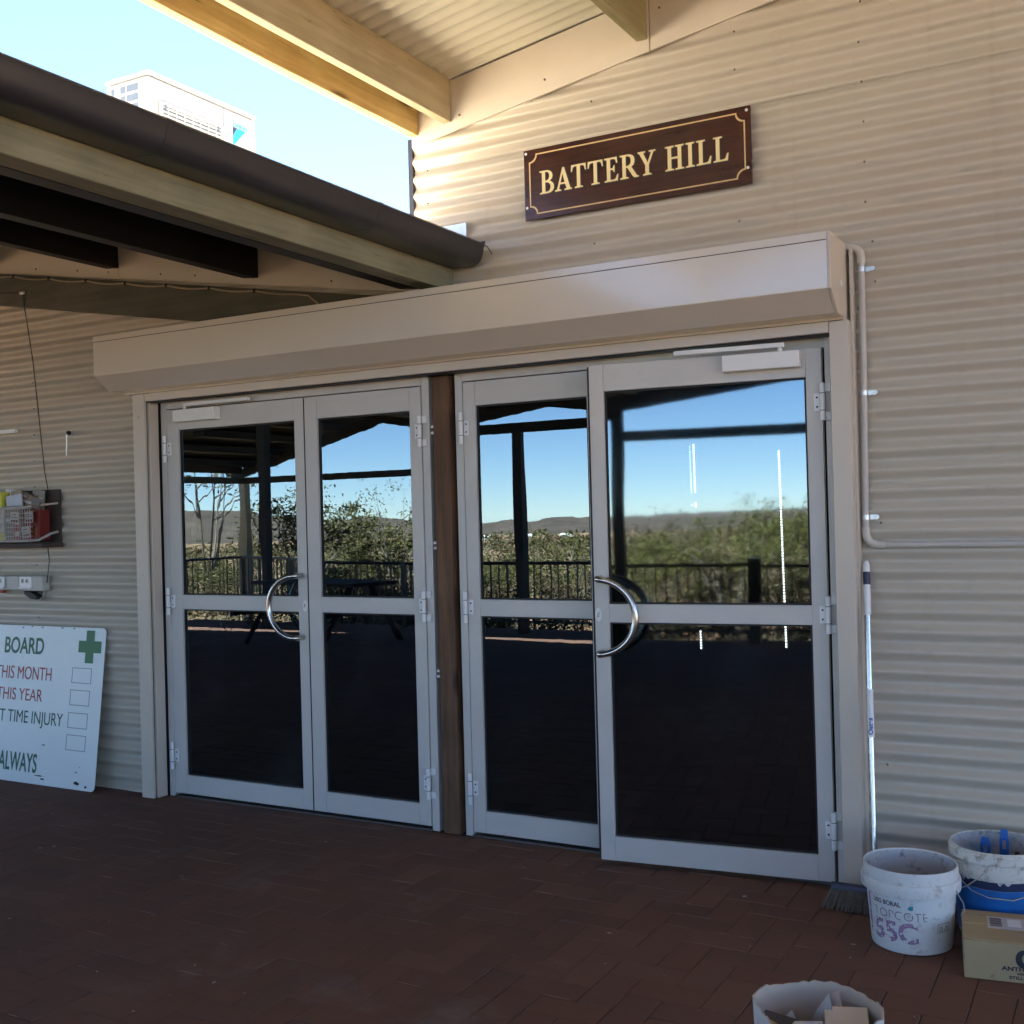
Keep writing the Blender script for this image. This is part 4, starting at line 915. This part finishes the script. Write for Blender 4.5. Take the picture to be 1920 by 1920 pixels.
def tool(label, x, y, z, lx, lz, rz, ty, name='paint_brush'):
    t = thing(name, label, 'brush', (x, y, z), rz, 'brushes in the bucket'); t.rotation_euler = (ty, 0, rz)
    ring = [(-lx, 0), (lx, 0), (lx*1.0, lz*.75), (lx*.7, lz), (-lx*.7, lz), (-lx, lz*.75)]
    place(outline_mesh([ring, [(-lx*.38, lz*.56), (lx*.38, lz*.56), (lx*.38, lz*.76), (-lx*.38, lz*.76)]], .007), 'handle', M_hblue, t, lambda a, b, c: Vector((a, -c, b)))
    bx('ferrule', M_galv, t, -lx*1.1, lx*1.1, -.009, .009, -.06, -.001, .002, True)
    bx('bristles', M_brist, t, -lx*1.05, lx*1.05, -.008, .008, -.12, -.0605, .002, True)
tool('shorter blue handled brush standing in the spattered bucket', -.474, -.205, .190, .0165, .115, R(-4), R(-5))
tool('taller blue handled brush with white tag in the spattered bucket', -.415, -.175, .175, .0155, .155, R(3), R(-6))
o = thing('stir_stick', 'brown stick standing in the spattered bucket', 'stick', (-.385, -.2, .02)); MB().tube([(-.385, -.2, .01), (-.375, -.16, .255)], .008, 6).build('stick', M_post, o)

# ------------------------------------------------------------------ cardboard carton
M_card = paint('cardboard', (.41, .315, .175), .75, .08, 5, dirt=(.20, .145, .085), dirtamt=.03, bump=.1, bscale=80)
M_cprint = paint('carton_print', (.028, .030, .040), .6, .2, 60); M_clab = paint('carton_label', (.52, .50, .50), .5, .05, 30)
ct = thing('cardboard_box', 'brown cardboard wine carton on the paving in front of the spattered bucket', 'cardboard box', (-.488, -.700, .001), R(8.5))
cw, cdp, ch = .36, .265, .123
def cprism(name, pts, x0, x1): return MB().prism(pts, 'X', x0, x1).build(name, M_card, ct, local=True, bevel=.003)
bx('body', M_card, ct, 0, cw, 0, cdp, 0, ch-.004, .004, True)
cprism('flap', [(.001, ch-.003), (.134, ch-.002), (.134, ch+.0015), (.001, ch+.001)], .002, cw-.002)
cprism('flap', [(.136, ch-.002), (cdp-.001, ch-.003), (cdp-.001, ch+.001), (.136, ch+.003)], .002, cw-.002)
lb = bx('shipping_label', M_clab, ct, .075, .30, .10, .205, ch+.0032, ch+.0042, 0, True)
bc = MB(); 
for k in range(9): bc.box(.083, .118, .118+.0085*k, .118+.0085*k+rnd.choice((.003, .005)), ch+.0044, ch+.0048)
bc.build('barcode', M_cprint, lb, local=True)
for k in range(3): bx('label_patch', M_white, lb, .135+.05*k, .175+.05*k, .125, .19, ch+.0044, ch+.0049, 0, True)
cf = lambda u, v: (lambda a, b, c: Vector((u+a, -.0008-c, v+b)))
place(text_mesh('ANTHONY', .0125, .0002, 1.35, .0006), 'lettering', M_cprint, ct, cf(.108, .037))
place(text_mesh('WINES', .006, .0002, 1.5, .0003), 'lettering', M_cprint, ct, cf(.150, .026))
place(text_mesh('STILL', .009, .0002, 1.4, .0004), 'lettering', M_cprint, ct, cf(.128, .012))
ring = [(.025*math.cos(a*.2618), .025*math.sin(a*.2618)*1.15) for a in range(24)]; rin = [(.007+.014*math.cos(a*.2618), .002+.014*math.sin(a*.2618)*1.15) for a in range(24)]
place(outline_mesh([ring, rin], .0002), 'logo_mark', M_cprint, ct, cf(.172, .074))

# ------------------------------------------------------------------ torn carton drum with scraps, nearest the viewer
M_drum = paint('printed_card', (.64, .65, .65), .5, .06, 6, dirt=(.32, .27, .22), dirtamt=.03); M_inner = paint('grey_card_inside', (.50, .425, .35), .8, .06, 6)
DC = Vector((-.674, -1.775, .001)); dh = .300
dt = thing('waste_carton', 'torn open white carton of offcuts at the bottom edge', 'carton', DC)
NP = 72; out = []; inn = []; ztop = []
for k in range(NP):
    a = 2*math.pi*k/NP+math.pi/2; ca, sa = math.cos(a), math.sin(a)
    # D-shaped: rounded at the back, flatter towards the viewer with two corners
    r_ = .152*(1-.0*sa) if sa > .05 else .152/ max(abs(ca)+.62*abs(sa)*1.0, .60)*1.0
    out.append((r_*ca, r_*sa*.98)); inn.append(((r_-.005)*ca, (r_-.005)*sa*.98))
    ztop.append(dh+.004*math.sin(5*a)+rnd.uniform(-.0035, .0030)-.010*max(0, -sa)-(.005 if k in (20, 37, 52) else 0))
m1 = MB(); m2 = MB(); lv = 5
vs = []; 
for l in range(lv+1):
    for k in range(NP): vs.append((DC.x+out[k][0]*(.93+.07*l/lv), DC.y+out[k][1]*(.93+.07*l/lv), DC.z+ztop[k]*l/lv))
m1.add(vs, [(l*NP+k, l*NP+(k+1) % NP, (l+1)*NP+(k+1) % NP, (l+1)*NP+k) for l in range(lv) for k in range(NP)])
m1.build('outer_wall', M_drum, dt, smooth=40)
vs = []
for l in range(lv+1):
    for k in range(NP): vs.append((DC.x+inn[k][0]*(.93+.07*l/lv), DC.y+inn[k][1]*(.93+.07*l/lv), DC.z+.006+(ztop[k]-.006)*l/lv))
for k in range(NP): vs.append((DC.x+out[k][0], DC.y+out[k][1], DC.z+ztop[k]))
m2.add(vs, [(l*NP+k, l*NP+(k+1) % NP, (l+1)*NP+(k+1) % NP, (l+1)*NP+k) for l in range(lv+1) for k in range(NP)]+[tuple(range(NP))])
m2.build('inner_wall', M_inner, dt, smooth=40)
M_rprint = paint('red_print', (.45, .06, .05), .5)
prn = MB()
for k in range(NP):
    a = 2*math.pi*k/NP+math.pi/2
    if k % 5 in (1, 2) and 14 < k < 60:
        k2 = (k+1) % NP; z0, z1 = (.215, .262) if k % 2 else (.16, .235); f0, f1 = .932+.07*z0/dh, .932+.07*z1/dh
        prn.add([(DC.x+out[k][0]*f0*1.004, DC.y+out[k][1]*f0*1.004, z0), (DC.x+out[k2][0]*f0*1.004, DC.y+out[k2][1]*f0*1.004, z0), (DC.x+out[k2][0]*f1*1.004, DC.y+out[k2][1]*f1*1.004, z1-.02), (DC.x+out[k][0]*f1*1.004, DC.y+out[k][1]*f1*1.004, z1)], [(0, 1, 2, 3)])
prn.build('printed_mark', M_rprint, dt)
def scrap(name, label, cat, col, P, th, loc, rot):
    me = outline_mesh([P], th/2); m_ = paint(name+'_mat', col, .6, .08, 18)
    me.materials.clear(); me.materials.append(m_); o = link(name, me, None, at=loc); o.rotation_euler = rot
    return tag(o, label, cat)
rect = lambda a, b: [(-a, -b), (a, -b), (a, b), (-a, b)]
zt = .165
blk = MB().box(-.050, .050, -.045, .045, -.03, .03).build('plaster_block', paint('cream_plaster', (.66, .62, .54), .7, .05, 9), bevel=.003)
blk.location = (-.615, -1.722, .240); blk.rotation_euler = (R(7), R(-3), R(14)); tag(blk, 'cream block of board lying on top in the waste carton', 'block')
scrap('wood_offcut', 'grey offcut standing on its point in the waste carton', 'offcut', (.36, .34, .32), [(-.035, -.06), (.03, -.06), (.02, .02), (0, .06), (-.02, .01)], .012, (-0.674, -1.710, 0.247), (R(75), R(12), R(5)))
scrap('wood_offcut', 'pinkish narrow offcut leaning beside the grey one in the waste carton', 'offcut', (.42, .31, .27), rect(.010, .06), .010, (-0.639, -1.695, 0.247), (R(70), R(-20), R(-10)))
scrap('metal_strip', 'dark bent strip lying along the back of the waste carton', 'strip', (.10, .09, .085), [(-.10, -.022), (.02, -.026), (.09, -.008), (.10, .022), (0, .012), (-.09, .020)], .010, (-0.719, -1.730, 0.227), (R(50), R(4), R(6)))
scrap('paper', 'white crumpled paper scrap near the front of the waste carton', 'paper', (.62, .60, .56), [(-.05, -.04), (.05, -.05), (.06, .02), (.0, .04), (-.03, .02)], .002, (-0.699, -1.820, 0.247), (R(28), R(-14), R(30)))
scrap('card_piece', 'brown card piece at the left of the waste carton', 'card', (.40, .30, .16), rect(.045, .03), .004, (-0.759, -1.810, 0.232), (R(20), R(10), R(-15)))
scrap('card_piece', 'grey board piece at the back right of the waste carton', 'card', (.30, .28, .25), rect(.04, .028), .006, (-0.594, -1.695, 0.222), (R(60), R(8), R(-14)))
scrap('paper', 'small torn white paper at the back left of the waste carton', 'paper', (.58, .56, .54), [(-.03, -.02), (.03, -.025), (.0, .02)], .002, (-0.749, -1.720, 0.237), (R(65), R(4), R(8)))
fil = []
# filler that carries the scraps
MB().lathe([(0, .20), (.128, .196)], 24, DC).build('filling', M_inner, dt)

# ------------------------------------------------------------------ the far side of the verandah (seen reflected in the glass)
def y_(v): return v
rf = thing('rear_verandah', 'dark timber frame and roof of the far verandah edge seen reflected', 'verandah', (-4, -7.8, 0))
RY = -7.8
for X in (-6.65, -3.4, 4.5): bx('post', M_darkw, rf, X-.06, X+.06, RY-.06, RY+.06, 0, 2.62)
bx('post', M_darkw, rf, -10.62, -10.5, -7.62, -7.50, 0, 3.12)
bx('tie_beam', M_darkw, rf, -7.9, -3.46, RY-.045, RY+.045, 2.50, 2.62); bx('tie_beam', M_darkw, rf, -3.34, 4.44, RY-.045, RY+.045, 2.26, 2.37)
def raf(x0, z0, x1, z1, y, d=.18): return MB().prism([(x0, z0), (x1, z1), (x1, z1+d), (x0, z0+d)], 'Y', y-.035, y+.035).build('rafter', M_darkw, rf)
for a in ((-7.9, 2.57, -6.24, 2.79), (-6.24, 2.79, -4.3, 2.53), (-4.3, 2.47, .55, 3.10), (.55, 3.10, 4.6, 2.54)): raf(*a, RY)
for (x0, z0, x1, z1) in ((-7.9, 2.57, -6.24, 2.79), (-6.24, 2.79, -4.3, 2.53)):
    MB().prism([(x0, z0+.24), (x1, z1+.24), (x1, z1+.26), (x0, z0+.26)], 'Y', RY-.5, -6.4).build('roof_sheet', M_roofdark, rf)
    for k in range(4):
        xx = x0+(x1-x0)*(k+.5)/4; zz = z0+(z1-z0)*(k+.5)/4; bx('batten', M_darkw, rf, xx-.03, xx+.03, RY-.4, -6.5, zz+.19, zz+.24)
MB().prism([(-8.3, 3.12), (-5.25, 3.62), (-5.25, 3.65), (-8.3, 3.15)], 'X', -13.0, -4.3).build('roof_sheet', M_roofdark, rf)  # sheet added out of view to shade the paving and screen off sky
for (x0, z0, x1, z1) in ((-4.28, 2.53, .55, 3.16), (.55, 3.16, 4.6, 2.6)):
    MB().prism([(x0, z0+.20), (x1, z1+.20), (x1, z1+.22), (x0, z0+.22)], 'Y', RY-.6, -5.1).build('roof_sheet', M_roofdark, rf)  # unseen reach of these sheets added to keep sun off the paving
g2 = thing('corner_shelter', 'dark gabled shelter at the corner of the deck seen reflected', 'shelter', (-11, -10.8, -.4))
SY = -10.8
bx('tie_beam', M_darkw, g2, -13.9, -9.75, SY-.05, SY+.05, 2.16, 2.27); bx('tie_beam', M_rafter, g2, -13.95, -13.85, SY, -5.0, 2.16, 2.27)
for X, m_ in ((-13.9, M_pine2), (-9.72, M_darkw)): bx('post', m_, g2, X-.08, X+.08, SY-.08, SY+.08, -.45, 2.16)
for (x0, z0, x1, z1) in ((-14.2, 2.20, -10.84, 3.06), (-10.84, 3.06, -9.6, 2.83)):
    MB().prism([(x0, z0), (x1, z1), (x1, z1+.17), (x0, z0+.17)], 'Y', SY-.03, SY+.03).build('rafter', M_darkw, g2)
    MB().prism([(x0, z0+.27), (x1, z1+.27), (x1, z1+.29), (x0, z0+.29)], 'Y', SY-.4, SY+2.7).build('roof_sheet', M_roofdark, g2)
    for k in range(5):
        xx = x0+(x1-x0)*(k+.5)/5; zz = z0+(z1-z0)*(k+.5)/5; bx('batten', M_darkw, g2, xx-.04, xx+.22, SY-.35, SY+2.6, zz+.165, zz+.275)
bx('side_panel', M_rustboard, g2, -13.93, -13.88, SY+.1, -5.0, 2.34, 3.6)
bx('notice', M_red, g2, -13.87, -13.86, -7.4, -6.9, 2.75, 3.1)

# railing
M_rail = paint('railing_paint', (.012, .014, .013), .4)
rl = thing('railing', 'black steel balustrade along the far edge of the deck seen reflected', 'railing', (-6, -8, 0))
path = [(-13.8, -6.0), (-13.8, -10.6), (-12.0, -9.75), (-10.3, -8.45), (-8.6, -8.05), (-1.95, -8.05), (-1.95, -8.25), (4.4, -8.25)]
bal = None
for (ax, ay), (bx_, by) in zip(path, path[1:]):
    L = math.hypot(bx_-ax, by-ay)
    MB().tube([(ax, ay, .86 if bx_ < 0 else .83), (bx_, by, .86 if bx_ < 0 else .83)], .022, 8).build('top_rail', M_rail, rl); MB().tube([(ax, ay, .12), (bx_, by, .12)], .014, 6).build('bottom_rail', M_rail, rl)
    nb_ = int(L/.121)
    for k in range(1, nb_):
        X, Y = ax+(bx_-ax)*k/nb_, ay+(by-ay)*k/nb_
        if bal is None: bal = MB().box(-.007, .007, -.007, .007, .12, .84).build('baluster', M_rail, rl, local=True); bo = bal
        else: bo = dup(bal)
        bo.location = Vector((X, Y, 0))-BASE[rl.name]
    bx('rail_post', M_rail, rl, ax-.03, ax+.03, ay-.03, ay+.03, -.004, .88)
bx('rail_post', M_rail, rl, -2.03, -1.90, -8.12, -7.98, -.004, .93)

# picnic tables in the shade
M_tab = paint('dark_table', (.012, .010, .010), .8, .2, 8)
pt_ = thing('picnic_table', 'dark picnic table in the verandah shade behind the brown post, seen reflected', 'table', (-8.6, -6.3, 0), R(12), 'picnic tables on the verandah')
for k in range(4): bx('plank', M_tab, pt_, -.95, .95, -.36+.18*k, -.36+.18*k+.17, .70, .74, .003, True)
for s_ in (-1, 1):
    bx('bench', M_tab, pt_, -.95, .95, s_*.72-.13, s_*.72+.13, .42, .46, .003, True)
    bx('brace', M_tab, pt_, s_*.7-.03, s_*.7+.03, -.8, .8, .36, .419, 0, True)
    for q in (-1, 1): MB().tube([(s_*.7, q*.15, .70), (s_*.7, q*.62, .0)], .035, 6).build('leg', M_tab, pt_, local=True)
for (x, y, a, lb_) in ((-11.6, -5.6, 40, 'dark picnic table nearest the corner post seen reflected'), (-4.0, -6.7, -8, 'dark picnic table before the rear post seen reflected'),):
    c = copy_tree(pt_, (x, y, 0), R(a)); c['label'] = lb_

# ------------------------------------------------------------------ hills and bush
M_hill = paint('rocky_hill', (.070, .048, .038), .95, .5, .08, dirt=(.04, .038, .02), dirtamt=.16)
prof_h = [(-90, 6), (-60, 8), (-50, 8.5), (-45, 7.5), (-42, 6.2), (-40, 2), (-38.4, -.8), (-37.6, 1.6), (-36.2, 2.4), (-35, 1.7), (-33.5, -1.2), (-32, -2.8), (-30, -1.8), (-29, -.6), (-28, -1.8), (-27, -.2), (-25.8, 0), (-24, -1.4), (-20, -1.6), (-14, -.8), (-8, .4), (0, 1.5), (15, 2), (40, 3), (80, 2)]
def hz(a):
    for (a0, z0), (a1, z1) in zip(prof_h, prof_h[1:]):
        if a0 <= a <= a1: return z0+(z1-z0)*(a-a0)/(a1-a0)
    return 0
hm = MB(); rows = [(395, 0), (425, .18), (450, .45), (475, .72), (492, .95), (500, 1.0), (540, 1.0), (640, .7)]
na = 340; vs = []
for r, f_ in rows:
    for k in range(na+1):
        a = -90+170*k/na; z0 = ground_z(400)-.6; z = z0+(hz(a)-z0)*f_+rnd.uniform(-.45, .45)*f_+.5*f_*math.sin(a*2.3)*math.sin(a*5.1)
        rr = r+rnd.uniform(-5, 5); vs.append((rr*math.sin(R(a)), 4.4-rr*math.cos(R(a)), z))
hm.add(vs, [(i*(na+1)+k, i*(na+1)+k+1, (i+1)*(na+1)+k+1, (i+1)*(na+1)+k) for i in range(len(rows)-1) for k in range(na)])
tag(hm.build('hills', M_hill), kind='structure')

def leafmat(name, a, b, c): return islandmat(name, [(0, a), (.45, b), (1, c)], 'island', .65, .3)
M_lf1 = leafmat('olive_leaves', (.03, .036, .011), (.075, .078, .022), (.14, .125, .04))
M_lf2 = leafmat('yellow_green_leaves', (.035, .042, .010), (.085, .085, .021), (.155, .14, .042))
M_lf3 = leafmat('dry_brown_leaves', (.05, .032, .018), (.09, .062, .031), (.155, .12, .063))
M_bark = wood('pale_bark', (.11, .085, .065), (.21, .18, .145), 'Z', .8, 1, False)
def gs(s): return max(-1.25*s, min(1.25*s, rnd.gauss(0, s)))
def leaf_quad(m, p, s_):
    d = Vector((rnd.gauss(0, 1), rnd.gauss(0, 1), rnd.gauss(0, .8))).normalized(); e = d.orthogonal().normalized()
    e = Matrix.Rotation(rnd.uniform(0, 6.28), 3, d) @ e; g_ = d.cross(e)
    a, b = e*s_, g_*s_*.38
    m.add([p-a, p+b, p+a, p-b], [(0, 1, 2, 3)])
def tree_mesh(h, rad, nclump, nleaf, ls, base=.35, flat=.8):
    tr = MB(); lf = MB()
    nst = rnd.randint(3, 5); tips = []
    for k in range(nst):
        a = rnd.uniform(0, 6.28); x, y = math.cos(a), math.sin(a); sp = rnd.uniform(.25, .8)*rad
        mid = Vector((x*sp*.45, y*sp*.45, h*.42)); tip = Vector((x*sp, y*sp, h*rnd.uniform(.75, .95)))
        tr.tube([(x*.04, y*.04, -.1), (x*sp*.2, y*sp*.2, h*.2), mid, tip], [.022*h**.5, .017*h**.5, .011*h**.5, .004], 6)
        for q in range(4):
            b = a+rnd.uniform(-1.3, 1.3); s0 = mid.lerp(tip, rnd.uniform(0, .7)); e = s0+Vector((math.cos(b)*rad*.55, math.sin(b)*rad*.55, rnd.uniform(.1, .45)*h*.5))
            tr.tube([s0, s0.lerp(e, .5)+Vector((0, 0, .05)), e], [.008*h**.5, .005*h**.5, .002], 5); tips.append(e)
        tips.append(tip)
    for k in range(nclump):
        c = rnd.choice(tips)+Vector((gs(.13), gs(.13), gs(.13)-.04))*rad
        if c.z < h*base: c.z = h*base+rnd.uniform(0, .3)*h
        rr = rad*rnd.uniform(.10, .26)
        for q in range(nleaf):
            d = Vector((gs(1), gs(1), gs(flat)))*rr*.6
            leaf_quad(lf, c+d, ls*rnd.uniform(.6, 1.3))
    return tr, lf
def tree(name, label, spec, lm, group):
    t = thing(name, label, 'tree' if 'tree' in name else 'shrub', (0, 0, 0), 0, group)
    tr, lf = tree_mesh(*spec); tr.build('trunk', M_bark, t, local=True, smooth=50); lf.build('crown', lm, t, local=True)
    return t
protos = [tree('shrub', 'dense olive green shrub beyond the railing, seen reflected', (2.3, 1.25, 90, 44, .040, .08), M_lf1, 'shrubs beyond the railing'),
          tree('shrub', 'yellow green leafy shrub beyond the railing, seen reflected', (2.6, 1.3, 85, 42, .042, .10), M_lf2, 'shrubs beyond the railing'),
          tree('shrub', 'dry brown twiggy shrub beyond the railing, seen reflected', (1.7, 1.1, 60, 34, .032, .06), M_lf3, 'shrubs beyond the railing'),
          tree('gum_tree', 'thin gum tree with open crown beyond the railing, seen reflected', (4.4, 1.8, 40, 26, .045, .40), M_lf1, 'gum trees beyond the railing')]
def shrub_label(kind, X, Y, s_):
    base = ('olive green shrub', 'yellow green shrub', 'dry brown shrub', 'thin gum tree')[kind]
    a = math.degrees(math.atan2(X, -(Y-4.4)))
    size = 'tall ' if s_ > .88 else ('low ' if s_ < .56 else '')
    if a < -41.3: where = 'reflected at the left of the leftmost door'
    elif a < -38.6: where = 'reflected at the right of the leftmost door'
    elif a < -33: where = 'reflected in the door left of the brown post'
    elif a < -22: where = 'reflected in the door right of the brown post'
    elif a < -9: where = 'reflected at the left of the wide ajar door'
    else: where = 'reflected at the right of the wide ajar door'
    return size+base+' '+where
used = [False]*4
def put(kind, X, Y, s_):
    p = protos[kind]
    o = p if not used[kind] else copy_tree(p)
    used[kind] = True; o['label'] = shrub_label(kind, X, Y, s_); o.location = (X, Y, ground_z(math.hypot(X, Y+4.4))-.05); o.rotation_euler = (0, 0, rnd.uniform(0, 6.28)); o.scale = (s_, s_, s_*rnd.uniform(.9, 1.1))
spots = [(0, -13.9, -12.6, 1.0), (1, -11.6, -12.7, .70), (0, -12.7, -12.4, .5), (1, -13.1, -13.5, .48), (0, -15.5, -12.4, .52), (1, -16.4, -13.0, .5), (0, -10.6, -13.4, .52), (0, -9.2, -12.9, .5), (1, -7.8, -12.6, .46), (2, -6.6, -11.8, .8), (3, -16.6, -12.6, .95), (3, -12.0, -12.8, .60), (1, -12.6, -13.8, .80), (0, -14.8, -13.5, .52), (1, -17.8, -13.4, .5),
         (1, -11.2, -15.4, .45), (2, -10.6, -12.0, .62), (2, -9.6, -11.6, .60), (1, -8.4, -12.6, .66), (0, -12.6, -18, .40), (2, -8.6, -11.2, .55), (2, -7.6, -11.4, .66),
         (2, -6.9, -10.6, .55), (2, -6.2, -10.4, .62), (2, -5.6, -11.6, .62), (1, -7.4, -14.4, .34), (0, -6.2, -14.5, .36), (2, -4.9, -10.3, .6), (0, -5.0, -13.0, .44),
         (1, -4.2, -11.4, .55), (0, -3.4, -12.2, .66), (1, -2.6, -11.5, .72), (2, -3.3, -10.2, .7), (0, -2.0, -13.0, .84), (1, -1.2, -11.8, .70), (0, -.4, -12.6, .92), (1, .4, -11.4, .88), (0, 1.0, -12.2, 1.15), (1, 1.9, -11.6, 1.1), (2, -3.0, -13.5, 1.1), (1, -.6, -14.0, .84), (0, -1.6, -11.0, .7), (2, -2.2, -10.3, .8), (2, -.9, -10.4, .9), (2, -4.5, -13.0, .98), (1, -3.9, -12.2, .60), (2, -5.0, -13.8, 1.0), (1, -3.3, -12.9, .70), (2, -2.6, -12.3, 1.0), (2, -3.9, -10.9, .8),
         (3, -2.4, -17, .5), (3, .8, -16, .7), (3, -4.6, -19, .4), (0, 3.6, -13, 1.2), (1, -16.0, -16.5, .5), (2, -13.2, -11.9, .5), (2, -11.6, -11.3, .55), (0, -18.5, -18, .5), (2, -15.4, -11.9, .5)]
for sp in spots: put(*sp)
M_scrub = islandmat('scrub_leaves', [(0, (.022, .026, .009)), (.3, (.05, .054, .017)), (.55, (.075, .068, .026)), (.8, (.075, .047, .028)), (1, (.12, .11, .055))], 'island', .7, .3)
scr = MB()
for k in range(3400):
    near = k < 760
    a = R(rnd.uniform(-66, 34)); r = (13.6+14*rnd.random()) if near else 24+(rnd.random()**2.0)*330
    c = Vector((r*math.sin(a), 4.4-r*math.cos(a), 0)); 
    if c.y > -9.6 and near: c.y -= 2.5
    gr_ = math.hypot(c.x, c.y+4.4); s_ = rnd.uniform(.35, .75) if near else rnd.uniform(.5, 1.1)*(1 if gr_ < 60 else 1.7); c.z = ground_z(gr_)+s_*(rnd.uniform(.2, 1.0) if near else .45)
    n_ = 90 if near else (80 if gr_ < 60 else 44)
    for q in range(n_):
        d = Vector((gs(.42), gs(.42), gs(.34)))*s_; leaf_quad(scr, c+d, .030 if near else (s_*.07 if gr_ < 60 else s_*.13))
for k in range(480):
    X = rnd.uniform(-13.5, 4.4); Y = rnd.uniform(-9.9, -8.75) if X > -10 else rnd.uniform(-12.4, -11.2); s_ = rnd.uniform(.28, .42); c = Vector((X, Y, -.42+rnd.uniform(.08, .72)))
    for q in range(70):
        d = Vector((gs(.42), gs(.3), gs(.36)))*s_; leaf_quad(scr, c+d, .03)
tag(scr.build('scrubland', M_scrub), 'olive scrub covering the plain below the hills', 'scrub', kind='stuff')
M_tin = paint('white_tin', (.72, .72, .70), .4)
for k, (a, r, l_) in enumerate(((-30.4, 330, 'leftmost'), (-28.2, 340, 'middle'), (-26.2, 335, 'rightmost'))):
    x, y = r*math.sin(R(a)), 4.4-r*math.cos(R(a)); z = ground_z(r)
    t = thing('distant_shed', l_+' of three tiny white sheds on the plain, seen reflected', 'shed', (x, y, z), R(a*.5), 'white sheds on the plain')
    bx('wall', M_tin, t, -1.6, 1.6, -1.2, 1.2, 0, .9, 0, True); MB().prism([(-1.3, .9), (1.3, .9), (0, 1.4)], 'X', -1.7, 1.7).build('roof', M_tin, t, local=True)
